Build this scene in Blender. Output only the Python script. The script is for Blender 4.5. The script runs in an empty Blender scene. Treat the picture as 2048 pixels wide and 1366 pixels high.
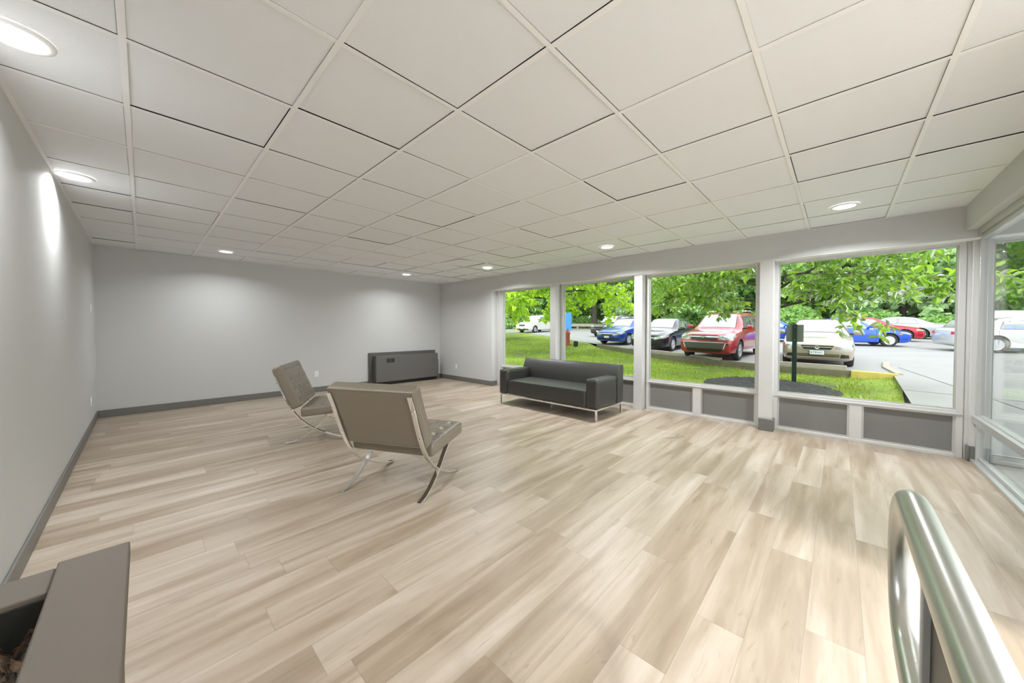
import bpy, bmesh, math, random
import numpy as np
from math import sin, cos, pi, radians
from mathutils import Vector, Matrix
from mathutils.bvhtree import BVHTree

S = bpy.context.scene
C = S.collection

# ---------------------------------------------------------------- camera, sky, exposure
cam = bpy.data.objects.new('camera', bpy.data.cameras.new('camera'))
C.objects.link(cam); S.camera = cam
YAW, PITCH, ROLL, F = radians(46.738), radians(-1.003), radians(0.081), 695.8
fwd = Vector((sin(YAW)*cos(PITCH), cos(YAW)*cos(PITCH), sin(PITCH)))
right0 = Vector((cos(YAW), -sin(YAW), 0)); up0 = right0.cross(fwd)
right = right0*cos(ROLL) + up0*sin(ROLL); up = -right0*sin(ROLL) + up0*cos(ROLL)
cam.matrix_world = Matrix(((right.x, up.x, -fwd.x, 0), (right.y, up.y, -fwd.y, 0), (right.z, up.z, -fwd.z, 1.27), (0, 0, 0, 1)))
cam.data.sensor_width = 36; cam.data.lens = 36*F/2048
cam.data.shift_y = -12.4/2048
cam.data.clip_start = 0.02; cam.data.clip_end = 400

W = bpy.data.worlds.new('overcast_sky'); S.world = W; W.use_nodes = True
nt = W.node_tree; bg = nt.nodes['Background']
SKY = 2.65
tc = nt.nodes.new('ShaderNodeTexCoord'); sx = nt.nodes.new('ShaderNodeSeparateXYZ'); rp = nt.nodes.new('ShaderNodeValToRGB')
nt.links.new(tc.outputs['Generated'], sx.inputs[0]); nt.links.new(sx.outputs['Z'], rp.inputs[0]); nt.links.new(rp.outputs[0], bg.inputs['Color'])
rp.color_ramp.elements[0].color = (.93, .97, 1, 1); rp.color_ramp.elements[1].color = (.9, .95, 1, 1)
rp.color_ramp.elements[0].position = .0; rp.color_ramp.elements[1].position = .6
bg.inputs['Strength'].default_value = SKY
sun = bpy.data.objects.new('sun', bpy.data.lights.new('sun', 'SUN')); C.objects.link(sun)
sun.data.energy = 2.2; sun.data.angle = radians(25); sun.rotation_euler = (radians(38), radians(8), radians(-60)); sun.data.color = (1, .97, .9)
S.view_settings.view_transform = 'Standard'; S.view_settings.look = 'None'; S.view_settings.gamma = 1
S.view_settings.use_curve_mapping = False
S.view_settings.exposure = 0.26
S.cycles.use_denoising = True
LAMP = 24.0

# ---------------------------------------------------------------- materials
def new_mat(name):
    m = bpy.data.materials.new(name); m.use_nodes = True
    return m, m.node_tree, m.node_tree.nodes['Principled BSDF']
def N(t, kind, **k):
    n = t.nodes.new(kind)
    for a, b in k.items(): setattr(n, a, b)
    return n
def lin(h):
    if isinstance(h, str):
        h = [int(h[i:i+2], 16)/255 for i in (0, 2, 4)]
        return tuple(((c+.055)/1.055)**2.4 if c > .04045 else c/12.92 for c in h) + (1,)
    return tuple(h)+(1,) if len(h) == 3 else tuple(h)
def mat(name, col, rough=.5, metal=0, noise=0, scale=8, bump=0, bscale=60, coat=0, spec=.5, stretch=(1, 1, 1), emit=0):
    m, t, p = new_mat(name); col = lin(col)
    p.inputs['Base Color'].default_value = col; p.inputs['Roughness'].default_value = rough
    p.inputs['Metallic'].default_value = metal; p.inputs['Coat Weight'].default_value = coat
    p.inputs['Specular IOR Level'].default_value = spec; p.inputs['Coat Roughness'].default_value = .05
    if emit: p.inputs['Emission Color'].default_value = col; p.inputs['Emission Strength'].default_value = emit
    if noise or bump:
        g = N(t, 'ShaderNodeTexCoord'); mp = N(t, 'ShaderNodeMapping'); mp.inputs['Scale'].default_value = stretch
        t.links.new(g.outputs['Object'], mp.inputs['Vector'])
    if noise:
        n = N(t, 'ShaderNodeTexNoise'); n.inputs['Scale'].default_value = scale; n.inputs['Detail'].default_value = 6
        t.links.new(mp.outputs[0], n.inputs['Vector'])
        x = N(t, 'ShaderNodeMix', data_type='RGBA')
        x.inputs['A'].default_value = tuple(c*(1-noise) for c in col[:3])+(1,)
        x.inputs['B'].default_value = tuple(min(1, c*(1+noise)) for c in col[:3])+(1,)
        t.links.new(n.outputs['Fac'], x.inputs['Factor']); t.links.new(x.outputs['Result'], p.inputs['Base Color'])
    if bump:
        n2 = N(t, 'ShaderNodeTexNoise'); n2.inputs['Scale'].default_value = bscale; n2.inputs['Detail'].default_value = 3
        b = N(t, 'ShaderNodeBump'); b.inputs['Strength'].default_value = bump; b.inputs['Distance'].default_value = .01
        t.links.new(mp.outputs[0], n2.inputs['Vector']); t.links.new(n2.outputs['Fac'], b.inputs['Height']); t.links.new(b.outputs[0], p.inputs['Normal'])
    return m
M = {}
M['wall'] = mat('wall_paint', (.60, .60, .59), .75, bump=.08, bscale=90)
M['wallwhite'] = mat('white_trim_paint', (.72, .715, .69), .6)
M['tile'] = mat('ceiling_tile_board', (.865, .88, .90), .85, bump=.15, bscale=220)
M['tee'] = mat('ceiling_tee_white', (.93, .93, .93), .4)
M['gap_shade'] = mat('gap_shade_black', (.03, .03, .03), .9)  # black that stands for shade in the gaps between ceiling boards
M['base'] = mat('grey_vinyl_baseboard', (.165, .16, .148), .4, noise=.08, scale=3)
M['alu'] = mat('painted_aluminium', (.66, .655, .64), .38, metal=.15, noise=.05, scale=6)
M['aluside'] = mat('bare_aluminium', (.60, .60, .59), .3, metal=.55)
M['panel'] = mat('grey_infill_panel', (.20, .195, .185), .5, noise=.05, scale=5)
M['caulk'] = mat('dark_caulk', (.07, .06, .05), .8)
M['plastic'] = mat('white_plastic', (.85, .85, .83), .35)
M['slot'] = mat('dark_slot', (.04, .04, .04), .6)
M['unit'] = mat('grey_metal_cabinet', (.13, .125, .118), .42, noise=.06, scale=2)
M['unitdark'] = mat('grey_back_plate', (.11, .105, .095), .5)
M['taupe'] = mat('taupe_leather', (.225, .19, .145), .33, noise=.06, scale=3, bump=.12, bscale=350, spec=.6)
M['black_leather'] = mat('charcoal_leather', (.042, .041, .038), .38, noise=.08, scale=4, bump=.1, bscale=350, spec=.6)
M['chrome'] = mat('chrome', (.86, .86, .85), .04, metal=1)
M['steel'] = mat('brushed_steel', (.62, .63, .59), .30, metal=1, noise=.1, scale=14, stretch=(.3, 4, 4))
M['ledge'] = mat('taupe_painted_wood', (.125, .10, .075), .65, noise=.12, scale=4, stretch=(1, .3, 1))
M['ledgedark'] = mat('dark_metal_liner', (.02, .02, .016), .4)
M['rubber'] = mat('tyre_rubber', (.018, .018, .018), .75)
M['alloy'] = mat('alloy_rim', (.62, .63, .64), .28, metal=.8)
M['carglass'] = mat('car_glass', (.30, .33, .35), .04, metal=.55, spec=1, coat=1)
M['lamp'] = mat('headlamp_lens', (.34, .36, .36), .2, metal=.4, coat=1, noise=.35, scale=25)
M['grille'] = mat('grille_black', (.015, .015, .016), .35)
M['redlamp'] = mat('tail_lamp_red', (.55, .02, .02), .2, coat=1)
M['amber'] = mat('amber_lens', (.9, .3, .03), .2, coat=1)
M['plate'] = mat('plate_white', (.75, .78, .82), .5)
M['platetext'] = mat('plate_lettering', (.03, .05, .2), .5)
M['under'] = mat('car_underside', (.02, .02, .02), .8)
M['concrete'] = mat('pale_concrete', (.27, .27, .265), .85, noise=.12, scale=.9, bump=.2, bscale=40)
M['kerb'] = mat('weathered_kerb', (.17, .15, .10), .85, noise=.35, scale=5)
M['timber'] = mat('weathered_timber', (.34, .31, .25), .85, noise=.25, scale=6, stretch=(1, .3, 1))
M['yellow'] = mat('worn_yellow_paint', (.55, .44, .10), .7, noise=.35, scale=7)
M['mulch'] = mat('dark_mulch', (.045, .044, .044), .9, noise=.9, scale=22, bump=1, bscale=18)
M['bark'] = mat('tree_bark', (.085, .068, .050), .9, noise=.35, scale=12, bump=.6, bscale=25)
M['barkgrey'] = mat('grey_bark', (.06, .052, .042), .9, noise=.3, scale=8)
M['postgreen'] = mat('dark_green_post', (.02, .045, .035), .5)
M['signgrey'] = mat('grey_sign_back', (.26, .26, .24), .5, metal=.2)
M['hydrant'] = mat('faded_red_paint', (.35, .075, .055), .55, noise=.15, scale=8)
M['boxblue'] = mat('blue_collection_box', (.06, .26, .70), .45)
M['wood'] = mat('guard_rail_timber', (.35, .31, .25), .85, noise=.2, scale=3)
M['extwall'] = mat('exterior_wall', (.5, .48, .44), .8)

def m_glass():
    m, t, p = new_mat('window_glass'); t.nodes.remove(p); out = t.nodes['Material Output']
    fr = N(t, 'ShaderNodeFresnel'); gm = N(t, 'ShaderNodeNewGeometry'); io = N(t, 'ShaderNodeMapRange')
    io.inputs['To Min'].default_value = 1.2; io.inputs['To Max'].default_value = 1/1.2        # the node inverts the index on back faces
    t.links.new(gm.outputs['Backfacing'], io.inputs['Value']); t.links.new(io.outputs[0], fr.inputs['IOR'])
    tr = N(t, 'ShaderNodeBsdfTransparent'); tr.inputs['Color'].default_value = (.975, .985, .98, 1)
    gl = N(t, 'ShaderNodeBsdfGlossy'); gl.inputs['Roughness'].default_value = 0
    mx = N(t, 'ShaderNodeMixShader')
    t.links.new(fr.outputs[0], mx.inputs[0]); t.links.new(tr.outputs[0], mx.inputs[1]); t.links.new(gl.outputs[0], mx.inputs[2]); t.links.new(mx.outputs[0], out.inputs[0])
    return m
M['glass'] = m_glass()
def m_emit(name, col, s):
    m, t, p = new_mat(name); t.nodes.remove(p); e = N(t, 'ShaderNodeEmission')
    e.inputs['Color'].default_value = lin(col); e.inputs['Strength'].default_value = s
    t.links.new(e.outputs[0], t.nodes['Material Output'].inputs[0]); return m
M['lens'] = m_emit('lit_diffuser', (1, .97, .92), 6)

def m_leaf(name, c1, c2, c3, gloss=.35, trans=.45):
    m, t, p = new_mat(name); t.nodes.remove(p); out = t.nodes['Material Output']
    g = N(t, 'ShaderNodeNewGeometry'); r = N(t, 'ShaderNodeValToRGB')
    e = r.color_ramp.elements; e[0].color = lin(c1); e[1].color = lin(c3); x = e.new(.5); x.color = lin(c2)
    t.links.new(g.outputs['Random Per Island'], r.inputs[0])
    d = N(t, 'ShaderNodeBsdfDiffuse'); tl = N(t, 'ShaderNodeBsdfTranslucent'); gl = N(t, 'ShaderNodeBsdfGlossy'); gl.inputs['Roughness'].default_value = .3
    gl.inputs['Color'].default_value = (.9, .95, .9, 1)
    hs = N(t, 'ShaderNodeHueSaturation'); hs.inputs['Saturation'].default_value = 1.1; hs.inputs['Value'].default_value = 1.5
    t.links.new(r.outputs[0], d.inputs[0]); t.links.new(r.outputs[0], hs.inputs['Color']); t.links.new(hs.outputs[0], tl.inputs[0])
    m1 = N(t, 'ShaderNodeMixShader'); m1.inputs[0].default_value = trans; m2 = N(t, 'ShaderNodeMixShader')
    fr = N(t, 'ShaderNodeLayerWeight'); fr.inputs[0].default_value = gloss
    t.links.new(fr.outputs['Fresnel'], m2.inputs[0])
    t.links.new(d.outputs[0], m1.inputs[1]); t.links.new(tl.outputs[0], m1.inputs[2]); t.links.new(m1.outputs[0], m2.inputs[1]); t.links.new(gl.outputs[0], m2.inputs[2])
    t.links.new(m2.outputs[0], out.inputs[0]); return m
M['leaf_near'] = m_leaf('broad_leaf', (.20, .36, .06), (.34, .54, .07), (.52, .70, .10), .3, .5)
M['leaf_lime'] = m_leaf('lime_leaf', (.36, .52, .05), (.50, .68, .07), (.66, .82, .14), .15, .5)
M['leaf_wood'] = m_leaf('woodland_leaf', (.27, .43, .17), (.38, .57, .21), (.54, .71, .29), .12, .5)  # leaf colours lightened in place of distance haze
M['leaf_hazed'] = m_leaf('hazed_pale_leaf', (.36, .52, .25), (.48, .64, .34), (.60, .74, .44), .15, .45)  # paler still, with the haze put into the leaf colour
M['blade'] = m_leaf('grass_blade', (.20, .28, .05), (.28, .36, .06), (.40, .48, .10), .08, .35)

def m_floor():
    m, t, p = new_mat('vinyl_plank'); L = t.links
    def math_(op, a, b=None, c=None):
        n = N(t, 'ShaderNodeMath', operation=op)
        for i, v in enumerate((a, b, c)):
            if v is None: continue
            if isinstance(v, (int, float)): n.inputs[i].default_value = v
            else: L.new(v, n.inputs[i])
        return n.outputs[0]
    g = N(t, 'ShaderNodeTexCoord'); s = N(t, 'ShaderNodeSeparateXYZ'); L.new(g.outputs['Object'], s.inputs[0])
    PW, PL = .18, 1.22
    yy = math_('DIVIDE', math_('ADD', s.outputs[1], 5.31), PW); row = math_('FLOOR', yy)
    wn = N(t, 'ShaderNodeTexWhiteNoise', noise_dimensions='1D'); L.new(row, wn.inputs['W'])
    xx = math_('DIVIDE', math_('ADD', s.outputs[0], math_('MULTIPLY', wn.outputs['Value'], PL*3)), PL); col = math_('FLOOR', math_('ADD', xx, 20))
    cb = N(t, 'ShaderNodeCombineXYZ'); L.new(row, cb.inputs[0]); L.new(col, cb.inputs[1])
    wn2 = N(t, 'ShaderNodeTexWhiteNoise', noise_dimensions='3D'); L.new(cb.outputs[0], wn2.inputs['Vector'])
    # broad cathedral streaks along the plank, offset per plank
    off = N(t, 'ShaderNodeVectorMath', operation='MULTIPLY_ADD'); L.new(wn2.outputs['Color'], off.inputs[0]); off.inputs[1].default_value = (37, 19, 23)
    L.new(g.outputs['Object'], off.inputs[2])
    def stretched(sc, det, rough, dist, scale):
        mp = N(t, 'ShaderNodeMapping'); mp.inputs['Scale'].default_value = sc; L.new(off.outputs[0], mp.inputs['Vector'])
        n = N(t, 'ShaderNodeTexNoise'); n.inputs['Scale'].default_value = scale; n.inputs['Detail'].default_value = det
        n.inputs['Roughness'].default_value = rough; n.inputs['Distortion'].default_value = dist; L.new(mp.outputs[0], n.inputs['Vector']); return n.outputs['Fac']
    broad = stretched((.9, 9, 1), 3, .5, .6, 1.1)
    fine = stretched((5, 70, 1), 5, .65, .2, 1.0)
    rag = stretched((2.2, 16, 1), 6, .7, 1.2, 1.6)
    v = math_('ADD', math_('MULTIPLY', wn2.outputs['Value'], .22), math_('MULTIPLY', broad, .95))
    v = math_('ADD', v, math_('MULTIPLY', fine, .16)); v = math_('SUBTRACT', v, .20)
    r = N(t, 'ShaderNodeValToRGB'); e = r.color_ramp.elements
    e[0].position = .10; e[0].color = (.24, .178, .118, 1); e[1].position = .86; e[1].color = (.60, .525, .445, 1)
    k = e.new(.36); k.color = (.34, .262, .184, 1); k = e.new(.58); k.color = (.46, .38, .295, 1)
    L.new(v, r.inputs[0])
    dk = N(t, 'ShaderNodeValToRGB'); dk.color_ramp.elements[0].position = .30; dk.color_ramp.elements[0].color = (.62, .57, .52, 1); dk.color_ramp.elements[1].position = .42; dk.color_ramp.elements[1].color = (1, 1, 1, 1)
    L.new(rag, dk.inputs[0])
    mu = N(t, 'ShaderNodeMix', data_type='RGBA', blend_type='MULTIPLY'); mu.inputs['Factor'].default_value = .55
    L.new(r.outputs[0], mu.inputs['A']); L.new(dk.outputs[0], mu.inputs['B'])
    # seams
    fy = math_('FRACT', yy); fx = math_('FRACT', xx)
    sy = math_('LESS_THAN', fy, .010); sxx = math_('LESS_THAN', fx, .0018)
    sm = math_('MAXIMUM', sy, sxx)
    m3 = N(t, 'ShaderNodeMix', data_type='RGBA'); L.new(math_('MULTIPLY', sm, .55), m3.inputs['Factor']); L.new(mu.outputs['Result'], m3.inputs['A']); m3.inputs['B'].default_value = (.17, .14, .11, 1)
    L.new(m3.outputs['Result'], p.inputs['Base Color'])
    p.inputs['Coat Weight'].default_value = .35; p.inputs['Coat Roughness'].default_value = .38; p.inputs['Specular IOR Level'].default_value = .5
    rr = N(t, 'ShaderNodeMapRange'); rr.inputs['To Min'].default_value = .36; rr.inputs['To Max'].default_value = .5; L.new(broad, rr.inputs['Value']); L.new(rr.outputs[0], p.inputs['Roughness'])
    b = N(t, 'ShaderNodeBump'); b.inputs['Strength'].default_value = .06; b.inputs['Distance'].default_value = .002; L.new(fine, b.inputs['Height']); L.new(b.outputs[0], p.inputs['Normal'])
    return m
M['floor'] = m_floor()
def m_lawn():
    m, t, p = new_mat('lawn_turf'); g = N(t, 'ShaderNodeTexCoord')
    n1 = N(t, 'ShaderNodeTexNoise'); n1.inputs['Scale'].default_value = .55; n1.inputs['Detail'].default_value = 5
    n2 = N(t, 'ShaderNodeTexNoise'); n2.inputs['Scale'].default_value = 14; n2.inputs['Detail'].default_value = 6
    for n in (n1, n2): t.links.new(g.outputs['Object'], n.inputs['Vector'])
    r1 = N(t, 'ShaderNodeValToRGB'); e = r1.color_ramp.elements
    e[0].position = .30; e[0].color = (.20, .19, .14, 1); e[1].position = .52; e[1].color = (.25, .34, .065, 1); k = e.new(.7); k.color = (.37, .45, .09, 1); k = e.new(.40); k.color = (.17, .23, .06, 1)
    t.links.new(n1.outputs[0], r1.inputs[0])
    r2 = N(t, 'ShaderNodeValToRGB'); r2.color_ramp.elements[0].position = .3; r2.color_ramp.elements[0].color = (.62, .66, .6, 1); r2.color_ramp.elements[1].position = .7; r2.color_ramp.elements[1].color = (1, 1, 1, 1)
    t.links.new(n2.outputs[0], r2.inputs[0])
    x = N(t, 'ShaderNodeMix', data_type='RGBA', blend_type='MULTIPLY'); x.inputs['Factor'].default_value = .9
    t.links.new(r1.outputs[0], x.inputs['A']); t.links.new(r2.outputs[0], x.inputs['B']); t.links.new(x.outputs['Result'], p.inputs['Base Color'])
    p.inputs['Roughness'].default_value = .9; p.inputs['Specular IOR Level'].default_value = .1
    b = N(t, 'ShaderNodeBump'); b.inputs['Strength'].default_value = .8; b.inputs['Distance'].default_value = .04; t.links.new(n2.outputs[0], b.inputs['Height']); t.links.new(b.outputs[0], p.inputs['Normal'])
    return m
M['lawn'] = m_lawn()
def m_paving():
    m, t, p = new_mat('vestibule_pavers'); g = N(t, 'ShaderNodeTexCoord'); b = N(t, 'ShaderNodeTexBrick')
    b.inputs['Scale'].default_value = 1; b.inputs['Brick Width'].default_value = .36; b.inputs['Row Height'].default_value = .18; b.inputs['Mortar Size'].default_value = .004
    b.inputs['Color1'].default_value = (.42, .43, .42, 1); b.inputs['Color2'].default_value = (.36, .37, .365, 1); b.inputs['Mortar'].default_value = (.16, .17, .17, 1)
    t.links.new(g.outputs['Object'], b.inputs['Vector']); t.links.new(b.outputs[0], p.inputs['Base Color']); p.inputs['Roughness'].default_value = .35; return m
M['pavers'] = m_paving()
def m_rock():
    m, t, p = new_mat('brown_bark_fill'); g = N(t, 'ShaderNodeTexCoord'); mp = N(t, 'ShaderNodeMapping'); mp.inputs['Scale'].default_value = (3, 9, 5); mp.inputs['Rotation'].default_value = (0, 0, .5)
    n = N(t, 'ShaderNodeTexNoise'); n.inputs['Scale'].default_value = 4; n.inputs['Detail'].default_value = 8; n.inputs['Distortion'].default_value = .8
    r = N(t, 'ShaderNodeValToRGB'); e = r.color_ramp.elements; e[0].position = .38; e[0].color = (.006, .004, .002, 1); e[1].position = .72; e[1].color = (.22, .11, .035, 1); k = e.new(.55); k.color = (.07, .035, .012, 1)
    t.links.new(g.outputs['Object'], mp.inputs[0]); t.links.new(mp.outputs[0], n.inputs['Vector']); t.links.new(n.outputs[0], r.inputs[0]); t.links.new(r.outputs[0], p.inputs['Base Color'])
    b = N(t, 'ShaderNodeBump'); b.inputs['Strength'].default_value = 1; b.inputs['Distance'].default_value = .03; t.links.new(n.outputs[0], b.inputs['Height']); t.links.new(b.outputs[0], p.inputs['Normal']); p.inputs['Roughness'].default_value = .6
    return m
M['rock'] = m_rock()

# ---------------------------------------------------------------- mesh helpers
class MB:
    def __init__(s): s.v = []; s.f = []
    def add(s, vs, fs):
        o = len(s.v); s.v += [tuple(v) for v in vs]; s.f += [tuple(i+o for i in f) for f in fs]; return s
    def box(s, x0, x1, y0, y1, z0, z1):
        x0, x1 = sorted((x0, x1)); y0, y1 = sorted((y0, y1)); z0, z1 = sorted((z0, z1))
        return s.add([(x, y, z) for z in (z0, z1) for x, y in ((x0, y0), (x1, y0), (x1, y1), (x0, y1))],
                     [(3, 2, 1, 0), (4, 5, 6, 7), (0, 1, 5, 4), (1, 2, 6, 5), (2, 3, 7, 6), (3, 0, 4, 7)])
    def prism(s, poly, y0, y1, axis='y'):          # poly in the two other axes
        n = len(poly)
        def P(a, b, c): return (a, c, b) if axis == 'y' else ((c, a, b) if axis == 'x' else (a, b, c))
        vs = [P(a, b, y0) for a, b in poly] + [P(a, b, y1) for a, b in poly]
        return s.add(vs, [tuple(range(n)), tuple(range(2*n-1, n-1, -1))] + [(i, i+n, (i+1) % n+n, (i+1) % n) for i in range(n)])
    def tube(s, pts, r, seg=10, cap=True):
        pts = [Vector(p) for p in pts]; n = len(pts); rs = r if isinstance(r, (list, tuple)) else [r]*n
        ring = []; u = None
        for i, p in enumerate(pts):
            t = (pts[min(i+1, n-1)]-pts[max(i-1, 0)]).normalized()
            if u is None: u = t.orthogonal().normalized()
            u = (u-t*u.dot(t)).normalized(); w = t.cross(u)
            ring += [p+(u*cos(2*pi*k/seg)+w*sin(2*pi*k/seg))*rs[i] for k in range(seg)]
        fs = [(i*seg+k, i*seg+(k+1) % seg, (i+1)*seg+(k+1) % seg, (i+1)*seg+k) for i in range(n-1) for k in range(seg)]
        if cap: fs += [tuple(range(seg-1, -1, -1)), tuple((n-1)*seg+k for k in range(seg))]
        return s.add(ring, fs)
    def lathe(s, prof, seg=24, c=(0, 0, 0), axis='z'):
        n = len(prof); vs = []
        for r, h in prof:
            for k in range(seg):
                a = 2*pi*k/seg; x, y = r*cos(a), r*sin(a)
                vs.append((c[0]+x, c[1]+y, c[2]+h) if axis == 'z' else (c[0]+x, c[1]+h, c[2]+y))
        fs = [(i*seg+k, i*seg+(k+1) % seg, (i+1)*seg+(k+1) % seg, (i+1)*seg+k) for i in range(n-1) for k in range(seg)]
        fs += [tuple(range(seg-1, -1, -1)), tuple((n-1)*seg+k for k in range(seg))]
        return s.add(vs, fs)
    def strap(s, pts, hw, th):                    # flat bar along pts (x,z) at width hw in y
        n = len(pts); vs = []
        for i, (x, z) in enumerate(pts):
            a = Vector(pts[min(i+1, n-1)])-Vector(pts[max(i-1, 0)]); a.normalize(); nx, nz = -a.y*th/2, a.x*th/2
            vs += [(x+nx, -hw, z+nz), (x+nx, hw, z+nz), (x-nx, hw, z-nz), (x-nx, -hw, z-nz)]
        fs = [(i*4+k, i*4+(k+1) % 4, i*4+4+(k+1) % 4, i*4+4+k) for i in range(n-1) for k in range(4)] + [(3, 2, 1, 0), (n*4-4, n*4-3, n*4-2, n*4-1)]
        return s.add(vs, fs)
    def move(s, m):
        s.v = [tuple(m @ Vector(v)) for v in s.v]; return s
    def build(s, name, m, parent=None, bevel=0, smooth=None, seg=2, subd=0):
        me = bpy.data.meshes.new(name); me.from_pydata(s.v, [], s.f)
        bm = bmesh.new(); bm.from_mesh(me); bmesh.ops.recalc_face_normals(bm, faces=bm.faces); bm.to_mesh(me); bm.free()
        if isinstance(m, (list, tuple)):
            for q in m: me.materials.append(q)
        elif m: me.materials.append(m)
        o = bpy.data.objects.new(name, me); C.objects.link(o)
        if parent: o.parent = parent
        if bevel:
            b = o.modifiers.new('bevel', 'BEVEL'); b.width = bevel; b.segments = seg; b.limit_method = 'ANGLE'; b.angle_limit = radians(35)
            if smooth is None: smooth = 40
        if subd: q = o.modifiers.new('sub', 'SUBSURF'); q.levels = q.render_levels = subd; smooth = smooth or 180
        if smooth:
            me.polygons.foreach_set('use_smooth', [True]*len(me.polygons))
            if smooth < 180: me.set_sharp_from_angle(angle=radians(smooth))
        return o
def rbox(cx, cy, cz, sx, sy, sz, r, n=(10, 10, 6), disp=None):
    """rounded box mesh; disp(u, v, face) -> extra along the face normal for the top (+z) face"""
    bm = bmesh.new(); h = Vector((sx/2, sy/2, sz/2))
    ax = [(0, 1, 2, 1), (0, 1, 2, -1), (1, 2, 0, 1), (1, 2, 0, -1), (0, 2, 1, 1), (0, 2, 1, -1)]
    for a, b, c, sg in ax:
        na, nb = n[a], n[b]; g = []
        for i in range(na+1):
            for j in range(nb+1):
                p = Vector((0, 0, 0)); p[a] = (2*i/na-1)*h[a]; p[b] = (2*j/nb-1)*h[b]; p[c] = sg*h[c]
                q = Vector([max(-h[k]+r, min(h[k]-r, p[k])) for k in range(3)]); d = p-q
                if d.length > 1e-9: p = q+d.normalized()*r
                if disp: p = disp(p, h, (a, b, c, sg))
                g.append(bm.verts.new(p+Vector((cx, cy, cz))))
        for i in range(na):
            for j in range(nb):
                bm.faces.new((g[i*(nb+1)+j], g[(i+1)*(nb+1)+j], g[(i+1)*(nb+1)+j+1], g[i*(nb+1)+j+1]))
    bmesh.ops.remove_doubles(bm, verts=bm.verts, dist=1e-5); bmesh.ops.recalc_face_normals(bm, faces=bm.faces)
    mb = MB(); bm.verts.index_update(); mb.v = [tuple(v.co) for v in bm.verts]; mb.f = [tuple(v.index for v in f.verts) for f in bm.faces]; bm.free()
    return mb
def tag(o, label=None, cat=None, group=None, kind=None):
    if label: o['label'] = label
    if cat: o['category'] = cat
    if group: o['group'] = group
    if kind: o['kind'] = kind
    return o
def empty(name, loc=(0, 0, 0), rz=0):
    o = bpy.data.objects.new(name, None); C.objects.link(o); o.location = loc; o.rotation_euler = (0, 0, rz); o.empty_display_size = .1; return o
def copy_tree(o, parent=None):
    c = o.copy(); C.objects.link(c); c.parent = parent
    for ch in list(o.children): copy_tree(ch, c)
    return c
def struct(name, mb, m, **k): return tag(mb.build(name, m, **k), kind='structure')

# ---------------------------------------------------------------- room shell
CE, XL, YB, XW, XF = 2.443, -.455, 7.65, 5.36, 5.55      # ceiling, left wall, back wall, wall face, window frame plane
YE, YN = -.97, -3.6                                      # entrance partition, near wall
struct('floor', MB().box(XL-.2, XF+.12, YE+.01, YB+.2, -.12, 0).box(XL-.2, 2.5, YN-.2, YE+.01, -.12, 0), M['floor'])
struct('floor_vestibule', MB().box(2.5, XF+.12, YN-.2, YE+.01, -.12, -.002), M['pavers'])
struct('wall_left', MB().box(XL-.2, XL, YN-.2, YB+.2, -.1, 2.9), M['wall'])
struct('wall_back', MB().box(XL, XF+.25, YB, YB+.2, -.1, 2.9), M['wall'])
w = MB().box(XW, XF+.25, 5.665, YB, -.1, 2.9)                    # solid bay beside the windows
w.box(XW, XF+.25, YN, 5.665, 2.135, 2.9)                          # fascia over the windows
struct('wall_right', w, M['wall'])
struct('wall_near', MB().box(XL, 2.5, YN-.2, YN, -.1, .3).box(XL, XF+.25, YN-.2, YN, 2.25, 2.9), M['wall'])
struct('roof', MB().box(XL-.2, XF+.3, YN-.2, YB+.2, 2.9, 3.1), M['extwall'])
# ceiling: boards in a tee grid
rnd = random.Random(4)
gx0, gy0, ax, ay = -.042, .891, .61, .6188
X = [XL]+[gx0+ax*i for i in range(0, 9)]+[XW]; Y = [YN]+[gy0+ay*j for j in range(-7, 11)]+[YB]
X = [x for x in X if XL <= x <= XW]; Y = sorted(y for y in Y if YN <= y <= YB)
tiles = MB()
for i in range(len(X)-1):
    for j in range(len(Y)-1):
        dz = rnd.choice((0, 0, .001, .002, .004)); gap = rnd.choice((.000, .000, .002, .0035)); gap2 = rnd.choice((0, 0, .0025, .0035))
        z = CE+.002+dz; zz = [z+rnd.uniform(0, .0018) for _ in range(4)]
        drop = 0
        if abs((X[i]+X[i+1])/2-3.9) < .31 and abs((Y[j]+Y[j+1])/2-4.9) < .31: zz = [z-.012, z+.006, z+.004, z-.006]; gap = .008; gap2 = .006
        x0, x1, y0, y1 = X[i]+.009, X[i+1]-.0115-gap, Y[j]+.009, Y[j+1]-.0115-gap2
        x0 = X[i]+.0118 if gap == 0 else x0+.002; y0 = Y[j]+.0118
        tiles.add([(x0, y0, zz[0]), (x1, y0, zz[1]), (x1, y1, zz[2]), (x0, y1, zz[3])], [(0, 1, 2, 3)])
ceil = struct('ceiling', tiles, M['tile'])
g = MB()
for x in X[1:-1]: g.box(x-.012, x+.012, YN, YB, CE-.001, CE+.0015)
for y in Y[1:-1]: g.box(XL, XW, y-.0115, y+.0115, CE-.0005, CE+.0012)
g.box(XL, XL+.02, YN, YB, CE-.001, CE+.001).box(XW-.02, XW, YN, YB, CE-.001, CE+.001).box(XL, XW, YB-.02, YB, CE-.001, CE+.001)
g.build('tee_grid', M['tee'], ceil)
MB().box(XL, XW+.01, YN, YB, CE+.02, CE+.04).build('gap_shade_sheet', M['gap_shade'], ceil)  # black sheet so the board gaps read as shadow lines

def baseboard(name, segs):
    mb = MB()
    for s in segs: mb.box(*s)
    return struct(name, mb, M['base'], bevel=.006)
baseboard('baseboard_left', [(XL, XL+.014, YN, YB, 0, .105)])
baseboard('baseboard_back', [(XL+.014, 3.45, YB-.014, YB, 0, .105), (5.19, XW, YB-.014, YB, 0, .105)])
baseboard('baseboard_right', [(XW-.014, XW, 5.665-.014, YB-.014, 0, .105), (XW-.014, 5.51, 5.665-.014, 5.665, 0, .105)])

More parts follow.
